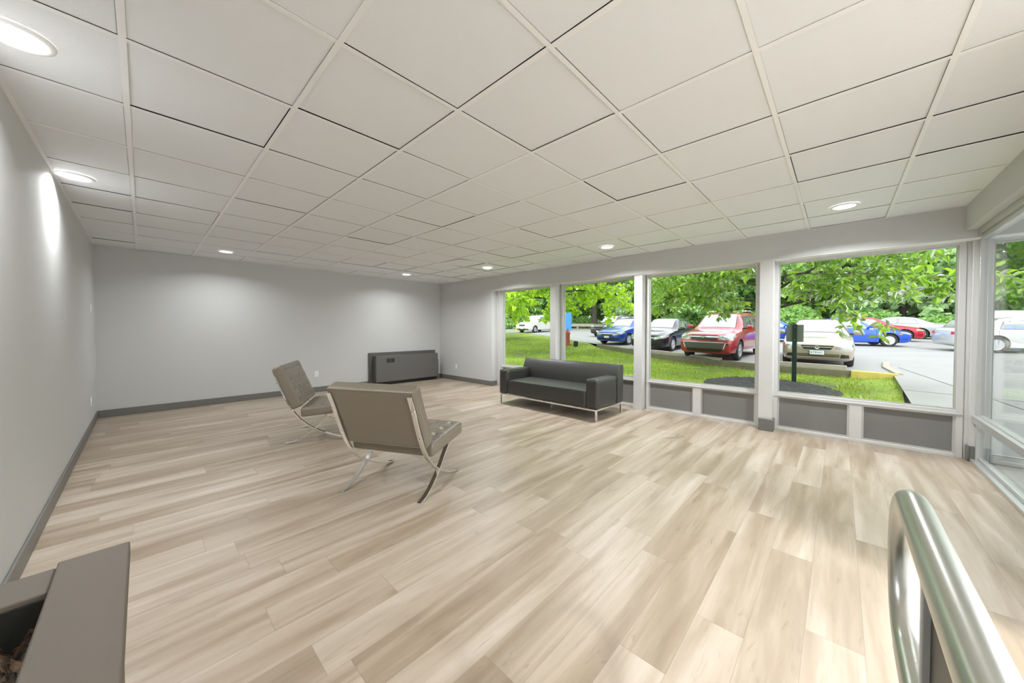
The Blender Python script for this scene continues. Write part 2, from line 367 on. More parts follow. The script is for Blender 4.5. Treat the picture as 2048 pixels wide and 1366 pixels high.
# ---------------------------------------------------------------- windows
GZ0, GZ1 = .475, 2.105
def window(idx, ya, yb, panels=True, zlo=GZ0, cuts=None):
    root = tag(empty('window_%d' % idx, (XF, (ya+yb)/2, 0)), kind='structure')
    ym = (ya+yb)/2; a, b = ya-ym, yb-ym
    f = MB(); d0, d1 = -.03, .05; t = .045
    f.box(d0, d1, a-t, a, 0, 2.16).box(d0, d1, b, b+t, 0, 2.16)          # jambs
    f.box(d0, d1, a, b, GZ1, 2.16)                                       # head
    if panels:
        f.box(d0, d1, a, b, zlo-.05, zlo).box(d0-.012, d0, a-t, b+t, zlo-.045, zlo-.03)
        f.box(d0, d1, a, b, 0, .035); c0 = (a+b)/2; f.box(d0, d1, c0-.05, c0+.05, .035, zlo-.05)
        f.build('frame', M['alu'], root, bevel=.003)
        for p0, p1 in ((a, c0-.05), (c0+.05, b)):
            bd = MB(); e = .018; y0, y1, z0, z1 = p0, p1, .035, zlo-.05
            bd.box(-.012, .004, y0, y0+e, z0, z1).box(-.012, .004, y1-e, y1, z0, z1).box(-.012, .004, y0+e, y1-e, z0, z0+e).box(-.012, .004, y0+e, y1-e, z1-e, z1)
            pn = MB().box(.0, .03, p0, p1, .035, zlo-.05).build('infill_panel', M['panel'], root)
            bd.build('glazing_bead', M['aluside'], pn)
    else:
        f.box(d0, d1, a, b, 0, zlo).build('frame', M['alu'], root, bevel=.003)
    bd = MB(); e = .014
    bd.box(-.014, .02, a, a+e, zlo, GZ1).box(-.014, .02, b-e, b, zlo, GZ1).box(-.014, .02, a+e, b-e, zlo, zlo+e).box(-.014, .02, a+e, b-e, GZ1-e, GZ1)
    bd.build('glazing_bead', M['aluside'], root)
    MB().box(0, .006, a+.004, b-.004, zlo+.004, GZ1-.004).build('pane', M['glass'], root)
    return root
window(1, 4.11, 5.49); window(2, 2.44, 3.85); window(3, .795, 2.205); window(4, -.852, .565)
window(5, YN, -1.055, panels=False, zlo=.07)
# jamb strips beside window 1, the columns between the windows and the corner post
n = 0
def trim(mb, m, **k):
    global n; n += 1
    return struct('trim_%d' % n, mb, m, **k)
trim(MB().box(5.50, XF+.05, 5.535, 5.60, 0, 2.135).box(5.515, XF+.05, 5.60, 5.665, 0, 2.135), M['alu'], bevel=.004)
for y0, y1 in ((3.93, 4.065), (2.26, 2.395)): trim(MB().box(5.385, XF+.05, y0, y1, 0, 2.135), M['alu'], bevel=.004)
trim(MB().box(5.375, XF+.05, .60, .745, 0, 2.135), M['alu'], bevel=.004)
trim(MB().box(5.345, 5.375, .582, .738, 0, .15).box(5.345, 5.50, .585, .60, 0, .15), M['base'], bevel=.008)
trim(MB().box(5.53, XF+.06, -1.01, -.897, 0, 2.16).box(5.47, 5.53, -.985, -.925, 0, 2.16), M['alu'], bevel=.004)
trim(MB().box(5.455, 5.53, -.93, -.912, 0, .15).box(5.455, 5.47, -.975, -.93, .0, .15), M['base'], bevel=.006)
M['soffit'] = mat('white_soffit', (.88, .88, .87), .5)
trim(MB().box(XW+.0, XF-.03, YN, 5.665, 2.130, 2.136), M['soffit'])
# bulkhead over the entrance partition
trim(MB().box(2.2, XW, -.93, -.86, 2.212, 2.9).box(2.2, XW, -1.1, -.93, 2.232, 2.9), M['wall'], bevel=.003)
# entrance partition: glazed, with a transom rail
root = tag(empty('window_6', (4.0, YE, 0)), kind='structure')
f = MB(); xa, xb = 2.5-4.0, 5.47-4.0
f.box(xa, xb, -.02, .04, 2.165, 2.235).box(xa, xb, -.04, .015, 2.12, 2.165)
f.box(xa, xb, .0, .035, .385, .45).box(xa, xb, -.04, 0, .40, .462)
f.box(xa, xb, -.005, .04, 0, .028).box(xa, xb, -.04, -.005, 0, .055)
f.box(xa, xa+.06, -.04, .03, 0, 2.2).box(xb-.035, xb, -.04, .01, 0, 2.2)
f.build('frame', M['aluside'], root, bevel=.003)
MB().box(xa+.05, xb-.03, -.018, -.012, .06, .40).build('lower_pane', M['glass'], root)
MB().box(xa+.05, xb-.03, -.018, -.012, .462, 2.12).build('upper_pane', M['glass'], root)
struct('wall_partition', MB().box(2.3, 2.5, YN, YE+.05, 0, CE), M['wall'])
struct('ceiling_vestibule', MB().box(2.5, XW, YN, -1.1, 2.40, 2.42), M['wallwhite'])
for i_, (a_, b_, z_) in enumerate(((XL, 2.4, .3), (2.55, XF, .0))):  # unseen rear windows, added to let more daylight into the room
    root = tag(empty('window_%d' % (7+i_), ((a_+b_)/2, YN-.1, 0)), kind='structure'); h_ = (b_-a_)/2; f = MB()
    for q in range(4): x = -h_+(2*h_-.06)*q/3; f.box(x, x+.06, -.04, .04, z_, 2.25)
    for q in range(3):
        x0_, x1_ = -h_+(2*h_-.06)*q/3+.06, -h_+(2*h_-.06)*(q+1)/3; f.box(x0_, x1_, -.04, .04, z_, z_+.06).box(x0_, x1_, -.04, .04, 2.19, 2.25)
    f.build('frame', M['alu'], root); MB().box(-h_+.05, h_-.05, -.003, .003, z_+.05, 2.2).build('pane', M['glass'], root)
# flat brown patch on the planks in front of the windows
def blotch(name, pts, m, label, cat):
    mb = MB(); nn = len(pts); mb.add([(x, y, .0005) for x, y in pts]+[(x, y, .0012) for x, y in pts], [tuple(range(nn))[::-1], tuple(range(nn, 2*nn))]+[(i, (i+1) % nn, (i+1) % nn+nn, i+nn) for i in range(nn)])
    return tag(mb.build(name, m), label, cat)
M['floor_brown'] = mat('brown_patch', (.27, .22, .16), .8)
blotch('floor_patch', [(4.14, 1.50), (4.18, 1.44), (4.27, 1.36), (4.40, 1.31), (4.41, 1.36), (4.36, 1.375), (4.47, 1.40), (4.38, 1.41), (4.30, 1.40), (4.20, 1.45)], M['floor_brown'], 'brown patch on the plank floor in front of the windows', 'floor mark')

# ---------------------------------------------------------------- ceiling lights
def make_light():
    r = empty('ceiling_light', (0, 0, CE))
    prof = [(.078, -.001), (.080, -.008), (.090, -.010), (.102, -.006), (.104, 0)]
    seg = 40; mb = MB(); vs = []
    for rr, h in prof: vs += [(rr*cos(2*pi*k/seg), rr*sin(2*pi*k/seg), h) for k in range(seg)]
    mb.add(vs, [(i*seg+k, i*seg+(k+1) % seg, (i+1)*seg+(k+1) % seg, (i+1)*seg+k) for i in range(4) for k in range(seg)])
    mb.build('trim_ring', M['tee'], r, smooth=180)
    MB().lathe([(.001, -.006), (.078, -.005), (.079, .001)], 40).build('lens', M['lens'], r)
    l = bpy.data.lights.new('lamp', 'AREA'); l.shape = 'DISK'; l.size = .15; l.energy = LAMP; l.color = (.93, .965, 1); l.spread = radians(150)
    lo = bpy.data.objects.new('lamp', l); C.objects.link(lo); lo.parent = r; lo.location = (0, 0, -.014)
    return r
LT = [((-.335, 2.42), 'round ceiling light nearest the camera, beside the left wall'), ((-.34, 4.31), 'round ceiling light second along the left wall, lighting the wall warmly'),
      ((.885, 6.80), 'round ceiling light near the back wall above the bare wall'), ((3.905, 6.795), 'round ceiling light above the grey heating unit'),
      ((4.545, 4.93), 'round ceiling light beside the loose ceiling tile'), ((4.55, 2.43), 'round ceiling light above the sofa end'), ((4.585, -.02), 'round ceiling light nearest the entrance corner by the right window')]
LT += [((1.2, -2.4), 'added unseen ceiling light farthest behind the camera by the added rear windows'), ((3.4, -2.2), 'added unseen ceiling light in the entrance behind the glass'), ((.3, -1.6), 'added unseen ceiling light just behind the camera on the left'), ((2.0, -1.5), 'added unseen ceiling light just behind the camera on the right')]  # extra lights added out of view to brighten the interior
L0 = make_light()
for i, ((x, y), lb) in enumerate(LT):
    o = L0 if i == 0 else copy_tree(L0)
    o.location = (x, y, CE); tag(o, lb, 'ceiling light', 'round ceiling lights')
    for c_ in o.children:
        if c_.type == 'LIGHT':                       # the two by the back wall are dimmer, the added unseen ones stronger
            f_ = {0: .75, 1: .6, 2: .5, 3: .5, 4: 1.3, 5: 1.3, 6: 1.3, 7: 2.6, 8: 5, 9: 2.4, 10: 2.4}.get(i, 1); c_.data = c_.data.copy(); c_.data.energy = LAMP*f_

# ---------------------------------------------------------------- wall plates
def plate_dev(name, loc, rz, label, cat, kind):
    r = empty(name, loc, rz); tag(r, label, cat)                 # plate faces local -y
    MB().box(-.036, .036, -.006, 0, -.058, .058).build('cover_plate', M['plastic'], r, bevel=.002)
    if kind == 'outlet':
        for z in (-.026, .02):
            s = rbox(0, -.007, z+.003, .034, .006, .030, .0028, (4, 2, 4)).build('socket', M['plastic'], r)
            MB().box(-.009, -.006, -.0115, -.010, z, z+.009).box(.006, .009, -.0115, -.010, z, z+.009).build('slot', M['slot'], s)
    else: MB().box(-.008, .008, -.012, -.006, -.018, .018).build('rocker', M['plastic'], r, bevel=.002)
    return r
plate_dev('wall_outlet', (2.39, YB, .363), 0, 'white outlet on the back wall behind the farther armchair', 'outlet', 'outlet')
plate_dev('wall_outlet', (XW, 6.95, .338), -pi/2, 'white outlet on the short wall between heating unit and window', 'outlet', 'outlet')
plate_dev('light_switch', (XL, 7.03, 1.529), pi/2, 'white switch plate high on the left wall by the corner', 'switch', 'switch')
plate_dev('wall_outlet', (XL, 6.86, .35), pi/2, 'white outlet low on the left wall by the corner', 'outlet', 'outlet')

# ---------------------------------------------------------------- heating unit
u = tag(empty('heating_unit', (4.32, YB, 0)), 'grey metal heating cabinet on the back wall in the corner', 'heater')
MB().box(-.87, .865, -.045, 0, .03, .735).build('back_plate', M['unitdark'], u, bevel=.004)
cb = MB().prism([(-.78, -.045), (.84, -.045), (.80, -.24), (-.78, -.20)], .075, .665, 'z'); cb.build('cabinet', M['unit'], u, bevel=.006)
fp = MB(); fp.prism([(-.79, -.20), (.80, -.24), (.802, -.252), (-.79, -.212)], .085, .665, 'z').build('front_panel', M['unit'], u, bevel=.003)
for k in (0, 1):
    x = -.545+k*.10
    gr = MB().box(x, x+.085, -.227, -.205, .51, .605).build('vent_grille', M['slot'], u)
    sl = MB()
    for q in range(5): sl.box(x+.004, x+.081, -.230, -.226, .520+q*.017, .525+q*.017)
    sl.build('louvre', M['ledgedark'], gr)
MB().box(-.70, .84, -.13, -.05, 0, .075).build('plinth', M['ledgedark'], u)
MB().box(.87, .925, -.10, 0, .0, .50).build('pipe_cover', M['unitdark'], u, bevel=.004)

# ---------------------------------------------------------------- armchairs
def spl(pts, n=8):
    out = []
    for i in range(len(pts)-1):
        p0, p1, p2, p3 = [Vector(pts[max(0, min(len(pts)-1, k))]) for k in (i-1, i, i+1, i+2)]
        for q in range(n):
            t = q/n; out.append(tuple(.5*((2*p1)+(p2-p0)*t+(2*p0-5*p1+4*p2-p3)*t*t+(3*p1-p0-3*p2+p3)*t*t*t)))
    out.append(tuple(pts[-1])); return out
def tufted(L, Wd, T, nx, ny, dep):
    bx = [(-L/2+L*(i+.5)/nx) for i in range(nx)]; by = [(-Wd/2+Wd*(j+.5)/ny) for j in range(ny)]
    cx = [(-L/2+L*i/nx) for i in range(1, nx)]; cy = [(-Wd/2+Wd*j/ny) for j in range(1, ny)]
    def disp(p, h, fc):
        if fc[2] != 2: 
            if fc[2] in (0, 1): pass
            return p
        sg = fc[3]
        if sg < 0: return p
        d = 0
        for a in bx:
            for b in by: d += math.exp(-((p.x-a)**2+(p.y-b)**2)/(2*.020**2))*dep
        for a in cx: d += math.exp(-((p.x-a)**2)/(2*.006**2))*.0035*(1 if abs(p.y) < h.y-.02 else 0)
        for b in cy: d += math.exp(-((p.y-b)**2)/(2*.006**2))*.0035*(1 if abs(p.x) < h.x-.02 else 0)
        e = min(h.x-abs(p.x), h.y-abs(p.y)); crown = .016*min(1, max(0, e)/.18)
        p = p.copy(); p.z += crown-d; return p
    return rbox(0, 0, 0, L, Wd, T, .022, (44, 52, 6), disp), [(a, b) for a in bx for b in by]
def make_chair():
    r = empty('lounge_chair')
    A = spl([(-.115, .80), (-.065, .69), (-.018, .565), (.048, .42), (.118, .305), (.20, .217), (.297, .147), (.43, .078), (.56, .03), (.668, .006)])
    B = spl([(.0, .006), (.09, .023), (.185, .068), (.297, .147), (.386, .236), (.47, .31), (.53, .33)])
    for y in (0, .68):
        fr = MB().strap(A, .0175, .012).move(Matrix.Translation((0, y, 0))).build('back_strap_frame', M['chrome'], r, bevel=.0015)
        MB().strap(B, .0175, .012).move(Matrix.Translation((0, y, 0))).build('front_leg_strap', M['chrome'], r, bevel=.0015)
        for x, z in ((-.068, .68), (.02, .475)): MB().tube([(x-.006, y, z-.003), (x-.014, y, z-.006)], .006, 10).build('bolt', M['chrome'], fr)
    # stretchers and leather belts under the cushions
    MB().tube([(.51, .01, .327), (.51, .67, .327)], .008, 10).build('stretcher', M['chrome'], r)
    # back cushion: reclined 23 deg
    T = .105; Lb, Wb = .50, .735; ang = math.atan2(.80-.40, -.115-.055)
    mb, bt = tufted(Lb, Wb, T, 4, 5, .012)
    d = Vector((cos(ang), 0, sin(ang))); nn = Vector((sin(ang), 0, -cos(ang)))    # along the back, and forward/up
    if nn.x < 0: nn = -nn
    o = Vector((-.03, .34, .60))+nn*(T/2+.012)+d*.0
    mtx = Matrix(((d.x, 0, nn.x, o.x), (0, 1, 0, o.y), (d.z, 0, nn.z, o.z), (0, 0, 0, 1)))
    bc = mb.move(mtx).build('back_cushion', M['taupe'], r, smooth=180)
    base_b = MB().lathe([(.004, -.004), (.010, .002), (.0105, .004), (.007, .007), (.002, .008)], 14)
    for a, b in bt:
        q = MB(); q.v = list(base_b.v); q.f = list(base_b.f); q.move(mtx @ Matrix.Translation((a, b, T/2-.006))).build('button', M['taupe'], bc, smooth=60)
    # piping round the back face of the cushion
    pp = [mtx @ Vector(v) for v in ((-Lb/2+.01, -Wb/2+.01, -T/2+.004), (Lb/2-.01, -Wb/2+.01, -T/2+.004), (Lb/2-.01, Wb/2-.01, -T/2+.004), (-Lb/2+.01, Wb/2-.01, -T/2+.004), (-Lb/2+.01, -Wb/2+.01, -T/2+.004))]
    pm = MB()
    for i in range(4): pm.tube([pp[i], pp[i+1]], .0045, 8)
    pm.build('piping', M['taupe'], bc, smooth=60)
    # seat cushion
    Ls, Ts = .555, .105
    mb, bt = tufted(Ls, Wb, Ts, 4, 5, .012); an = radians(3.8)
    mt2 = Matrix.Translation((.435, .34, .358)) @ Matrix.Rotation(-an, 4, 'Y')
    sc = mb.move(mt2).build('seat_cushion', M['taupe'], r, smooth=180)
    for a, b in bt:
        q = MB(); q.v = list(base_b.v); q.f = list(base_b.f); q.move(mt2 @ Matrix.Translation((a, b, Ts/2-.004))).build('button', M['taupe'], sc, smooth=60)
    bl = MB()
    for k in range(5):
        x = .17+k*.08; z = .30+(x-.17)*.066
        bl.box(x, x+.035, .0, .68, z-.006, z-.003)
    bl.build('seat_belting', M['taupe'], r)
    return r
ch = make_chair(); ch.location = (1.352, 2.197, 0); ch.rotation_euler.z = radians(27.3)
tag(ch, 'taupe leather armchair with crossed chrome legs, nearer one seen from behind', 'chair')
c2 = copy_tree(ch); c2.location = (1.064, 4.437, 0); c2.rotation_euler.z = radians(-28)
tag(c2, 'taupe leather armchair with tufted back facing right, farther one near the back wall', 'chair')

# ---------------------------------------------------------------- sofa
so = tag(empty('sofa', (4.65, 3.345, 0)), 'black leather three-seat sofa on a slim chrome base before the windows', 'sofa')
T = Matrix.Translation((-4.65, -3.345, 0))
def sb(mb, name, m, par=None, **k): return mb.move(T).build(name, m, par or so, **k)
sb(rbox(4.545, 3.345, .287, .61, 1.545, .245, .028, (12, 24, 8), lambda p, h, f: Vector((p.x, p.y, p.z+(.012*min(1, (h.x-abs(p.x))/.15)*min(1, (h.y-abs(p.y))/.2) if f[2] == 2 and f[3] > 0 else 0)))), 'seat', M['black_leather'], smooth=180)
for y in (2.488, 4.202): sb(rbox(4.545, y, .371, .605, .17, .412, .012, (8, 6, 8)), 'armrest', M['black_leather'], smooth=180)
sb(MB().prism([(4.842, .165), (4.842, .50), (4.868, .60), (4.918, .722), (4.935, .738), (5.035, .732), (5.052, .715), (5.045, .165)], 2.403, 4.288), 'backrest', M['black_leather'], bevel=.012, seg=3)
sm = MB()
sm.box(4.846, 4.850, 2.400, 2.404, .17, .56)
sb(sm, 'seam', M['slot'])
f = MB(); z0, z1 = .138, .162
f.box(4.245, 4.27, 2.405, 4.285, z0, z1).box(5.01, 5.035, 2.405, 4.285, z0, z1)
for y in (2.405, 3.335, 4.262): f.box(4.27, 5.01, y, y+.023, z0, z1)
sb(f, 'base_frame', M['chrome'], bevel=.002)
for x, y in ((4.245, 2.405), (4.245, 4.26), (4.985, 2.405), (4.985, 4.26), (4.49, 3.335), (4.80, 3.335)):
    sb(MB().box(x, x+.025, y, y+.025, 0, z0), 'leg', M['chrome'], bevel=.0015)

# ---------------------------------------------------------------- planter box at lower left
pl = tag(empty('planter_box', (-.24, 1.25, 0)), 'taupe painted raised box with wide rim boards and brown fill at lower left', 'planter')
MB().box(.066, .206, -1.25, .375, .555, .60).build('rim_board', M['ledge'], pl, bevel=.005, seg=3)
MB().box(-.213, .064, .232, .371, .545, .588).build('rim_board', M['ledge'], pl, bevel=.005, seg=3)
MB().box(.08, .19, -1.25, .36, 0, .555).build('side_wall', M['ledge'], pl)
MB().box(-.213, .08, .25, .36, 0, .545).build('end_wall', M['ledge'], pl)
MB().box(-.213, .08, .225, .236, .46, .575).box(.069, .080, -1.25, .236, .46, .575).build('liner', M['ledgedark'], pl)
rk = MB(); nx, ny = 26, 60; r_ = random.Random(9)
vs = [(-.213+.282*i/nx, -1.25+1.475*j/ny, .495+.018*sin(i*.9+j*.5)+r_.uniform(-.014, .014)) for i in range(nx+1) for j in range(ny+1)]
rk.add(vs, [(i*(ny+1)+j, (i+1)*(ny+1)+j, (i+1)*(ny+1)+j+1, i*(ny+1)+j+1) for i in range(nx) for j in range(ny)])
rk.build('bark_fill', M['rock'], pl, smooth=180)['kind'] = 'stuff'

# ---------------------------------------------------------------- handrail loop at lower right
hr = tag(empty('handrail', (.683, -.092, 0)), 'brushed steel tubular handrail ending in a rounded loop at lower right', 'handrail')
R = .0205; zc, rr, xc = .863, .119, .177
pts = [(-1.6, 0, zc+rr)]+[(-.8, 0, zc+rr)]+[(xc-.02, 0, zc+rr)]
arc = [(xc+rr*sin(a)*.92, 0, zc+rr*cos(a)) for a in [pi*k/18 for k in range(0, 19)]]
MB().tube(pts[:3]+[(xc-.005, 0, zc+rr)], R, 28).build('top_rail', M['steel'], hr, smooth=60)
MB().tube([(xc-.006, 0, zc+rr)]+arc+[(xc-.006, 0, zc-rr)], R-.0006, 28).build('end_loop', M['steel'], hr, smooth=60)
MB().tube([(xc-.005, 0, zc-rr), (-.0, 0, zc-rr)], R, 28).build('lower_return', M['steel'], hr, smooth=60)
MB().box(-.012, .0, -.012, .012, 0, zc+rr-.012).build('post', M['alu'], hr, bevel=.002)
MB().box(-1.4, -.012, -.004, .004, .10, zc+rr-.03).build('infill_panel', M['ledgedark'], hr)
MB().box(-1.42, -1.39, -.015, .015, 0, zc+rr-.012).build('post', M['alu'], hr, bevel=.002)


# ================================================================ outdoors
def gz(x, y): return -.30+.03*min(x, 60)+.02*max(-25, min(y, 50))
def lz(x, y):                                    # the lawn lies a kerb's height below the parking lot and meets the drive at the far end
    k = max(0, min(1, (10.8-y)/1.0)); e = max(0, min(1, (y+1.3)/.6))
    return gz(x, y)-.175*k*e*max(0, min(1, (x-7)/4))-.012
def sheet(poly, z, step=1.0, thick=0):
    """polygon filled with a grid, following z(x, y)"""
    bm = bmesh.new(); vs = [bm.verts.new((x, y, 0)) for x, y in poly]; bm.faces.new(vs)
    xs = [p[0] for p in poly]; ys = [p[1] for p in poly]
    for lo, hi, no in ((min(xs), max(xs), (1, 0, 0)), (min(ys), max(ys), (0, 1, 0))):
        q = lo+step
        while q < hi-.01:
            co = (q, 0, 0) if no[0] else (0, q, 0)
            bmesh.ops.bisect_plane(bm, geom=bm.verts[:]+bm.edges[:]+bm.faces[:], plane_co=co, plane_no=no); q += step
    for v in bm.verts: v.co.z = z(v.co.x, v.co.y)
    mb = MB(); bm.verts.index_update(); mb.v = [tuple(v.co) for v in bm.verts]; mb.f = [tuple(v.index for v in f.verts) for f in bm.faces]; bm.free(); return mb
M['soil'] = mat('kerb_footing', (.30, .29, .27), .9, noise=.3, scale=3)
struct('subsoil', sheet([(5.8, -6), (30, -6), (30, 40), (5.8, 40)], lambda x, y: gz(x, y)-.215, 4), M['soil'])
struct('parking_lot', sheet([(5.8, -40), (110, -40), (110, 90), (18, 90), (24, 30), (25.8, 22.6), (18.4, 11.2), (17.6, 9.9), (15.6, 6.85), (14.8, 5.8), (13.62, 2.0), (13.58, -1.05), (5.8, -.86)], gz, 3.0), M['concrete'])
kerb_line = [(13.56, -1.12), (13.56, 1.95), (14.72, 5.8), (15.52, 6.84), (17.5, 9.85)]
struct('lawn', sheet([(5.8, -.9), (9.6, -.9), (12.5, -1.1), (13.56, -1.1), (13.6, 1.95), (14.75, 5.8), (15.55, 6.84), (17.6, 9.9), (18.4, 11.2), (25.8, 22.6), (24, 30), (5.8, 40)], lz, .8), M['lawn'])
struct('ground_woods', sheet([(40, -40), (105, -40), (105, 80), (20, 80), (22, 40), (40, 27)], lambda x, y: gz(x, y)+.02, 5), M['lawn'])
# joints in the slab walk
jn = MB()
for a, b in (((10.93, -.95), (10.80, -3.9)), ((7.6, -.92), (7.5, -6)), ((15.5, -1.3), (5.9, -2.9))):
    d = Vector((b[0]-a[0], b[1]-a[1])).normalized(); q = Vector((-d.y, d.x))*.009
    k = [(a[0]+q.x, a[1]+q.y), (b[0]+q.x, b[1]+q.y), (b[0]-q.x, b[1]-q.y), (a[0]-q.x, a[1]-q.y)]
    jn.add([(x, y, gz(x, y)+.003) for x, y in k], [(0, 1, 2, 3)])
tag(jn.build('paving_joint', M['under']), kind='structure')
# kerbs
def kerb(name, pts, w, top, bot, m, label, cat, group=None):
    mb = MB()
    n_ = len(pts); L_ = []
    for i in range(n_):
        a = Vector(pts[max(i-1, 0)]); b = Vector(pts[min(i+1, n_-1)]); d = (b-a).normalized(); q = Vector((-d.y, d.x))*w/2; p = Vector(pts[i]); z = gz(p.x, p.y)
        L_ += [(p.x+q.x, p.y+q.y, z+bot), (p.x+q.x, p.y+q.y, z+top), (p.x-q.x, p.y-q.y, z+top), (p.x-q.x, p.y-q.y, z+bot)]
    mb.add(L_, [(i*4+k, i*4+(k+1) % 4, i*4+4+(k+1) % 4, i*4+4+k) for i in range(n_-1) for k in range(4)]+[(3, 2, 1, 0), (n_*4-4, n_*4-3, n_*4-2, n_*4-1)])
    return tag(mb.build(name, m, bevel=.015), label, cat, group)
kerb('kerb', kerb_line, .17, .03, -.25, M['kerb'], 'long weathered concrete kerb between lawn and parked cars', 'kerb')
kerb('kerb', [(13.44, -1.13), (13.50, -.25)], .19, .04, -.24, M['yellow'], 'yellow painted kerb end beside the walk', 'kerb')
kerb('kerb', [(13.60, -1.16), (15.1, -1.02), (16.6, -1.12)], .16, .05, -.1, M['timber'], 'low pale kerb strip with peeling yellow paint running into the lot', 'kerb')
kerb('parking_stop', [(13.86, -.17), (13.90, 1.45)], .15, .12, .0, M['timber'], 'weathered parking stop in front of the beige sedan', 'parking stop', 'parking stops')
kerb('parking_stop', [(13.82, 3.0), (15.3, 6.0)], .15, .11, .0, M['timber'], 'weathered parking stop in front of the red suv', 'parking stop', 'parking stops')
mul = []
for k in range(28):
    a = 2*pi*k/28; mul.append((10.35+1.5*cos(a)*(1+.06*sin(3*a)), 1.25+1.4*sin(a)*(1+.05*cos(2*a))))
rm_ = random.Random(2)
md = sheet(mul, lambda x, y: lz(x, y)+.02+rm_.uniform(-.018, .018)+.07*max(0, 1-((x-10.35)**2+(y-1.25)**2)/2), .07)
tag(md.build('mulch_bed', M['mulch']), 'round bed of dark mulch on the lawn outside the windows', 'mulch', kind='stuff')
# grass blades
def in_poly(x, y, P):
    c = False; j = len(P)-1
    for i in range(len(P)):
        if (P[i][1] > y) != (P[j][1] > y) and x < (P[j][0]-P[i][0])*(y-P[i][1])/(P[j][1]-P[i][1])+P[i][0]: c = not c
        j = i
    return c
LP = [(6.2, -.86), (9.6, -.86), (12.5, -1.05), (13.45, -1.02), (13.46, 1.98), (14.6, 5.85), (15.4, 6.95), (17.4, 10.0), (18.2, 11.4), (20, 16), (14, 16), (6.2, 9)]
r_ = random.Random(3); gb = MB()
cnt = 0
while cnt < 42000:
    x, y = r_.uniform(6.2, 20), r_.uniform(-1.1, 16)
    if r_.random() > 1.15-(x-6)/16 or not in_poly(x, y, LP): continue
    dd = math.hypot(x-10.35, y-1.25)
    if dd < 1.4 and r_.random() > .02: continue
    if math.sin(x*1.7+2*sin(y*1.1))*math.sin(y*1.9+x*.6) > .72 and r_.random() > .15: continue
    h = r_.uniform(.025, .07)*(1.5 if y < 0 else 1); a = r_.uniform(0, 2*pi); w = .006+.0006*x; ln = r_.uniform(.1, .6)*h; z = lz(x, y)-.004
    gb.add([(x-w*cos(a), y-w*sin(a), z), (x+w*cos(a), y+w*sin(a), z), (x+ln*sin(a), y-ln*cos(a), z+h)], [(0, 1, 2)]); cnt += 1
me = bpy.data.meshes.new('grass'); me.from_pydata(gb.v, [], gb.f); me.materials.append(M['blade'])
o = bpy.data.objects.new('grass', me); C.objects.link(o); tag(o, 'short bright green grass blades over the lawn outside', 'grass', kind='stuff')
r_ = random.Random(8); wd = MB()

# ---------------------------------------------------------------- trees
def leaf_mesh(name, P, D, size, m, shape='broad', seed=1, parent=None, droop=.3):
    rg = np.random.default_rng(seed); n = len(P)
    P = np.asarray(P, float); D = np.asarray(D, float)
    D = D+rg.normal(0, .45, (n, 3)); D[:, 2] -= droop*rg.random(n); D /= np.linalg.norm(D, axis=1)[:, None]
    Z = np.array([0, 0, 1.])+rg.normal(0, .45, (n, 3)); Sd = np.cross(D, Z); Sd /= np.linalg.norm(Sd, axis=1)[:, None]; U = np.cross(Sd, D)
    s = size*rg.uniform(.65, 1.25, (n, 1)); wv = s*(.21 if shape == 'broad' else .42)
    cr = wv*.35
    base = P; tip = P+D*s-U*s*.18
    m1 = P+D*s*.35+U*s*.05; m2 = P+D*s*.7
    V = np.stack([base, m1+Sd*wv+U*cr, m2+Sd*wv*.85+U*cr*.8, tip, m2-Sd*wv*.85+U*cr*.8, m1-Sd*wv+U*cr], 1).reshape(-1, 3)
    F = (np.arange(n)[:, None]*6+np.array([[0, 1, 2, 3, 0, 3, 4, 5]])).reshape(-1, 4)
    me = bpy.data.meshes.new(name); me.vertices.add(len(V)); me.vertices.foreach_set('co', V.ravel())
    me.loops.add(F.size); me.loops.foreach_set('vertex_index', F.ravel()); me.polygons.add(len(F))
    me.polygons.foreach_set('loop_start', np.arange(0, F.size, 4)); me.polygons.foreach_set('loop_total', np.full(len(F), 4)); me.update(calc_edges=True)
    me.materials.append(m); o = bpy.data.objects.new(name, me); C.objects.link(o); o.parent = parent
    return o
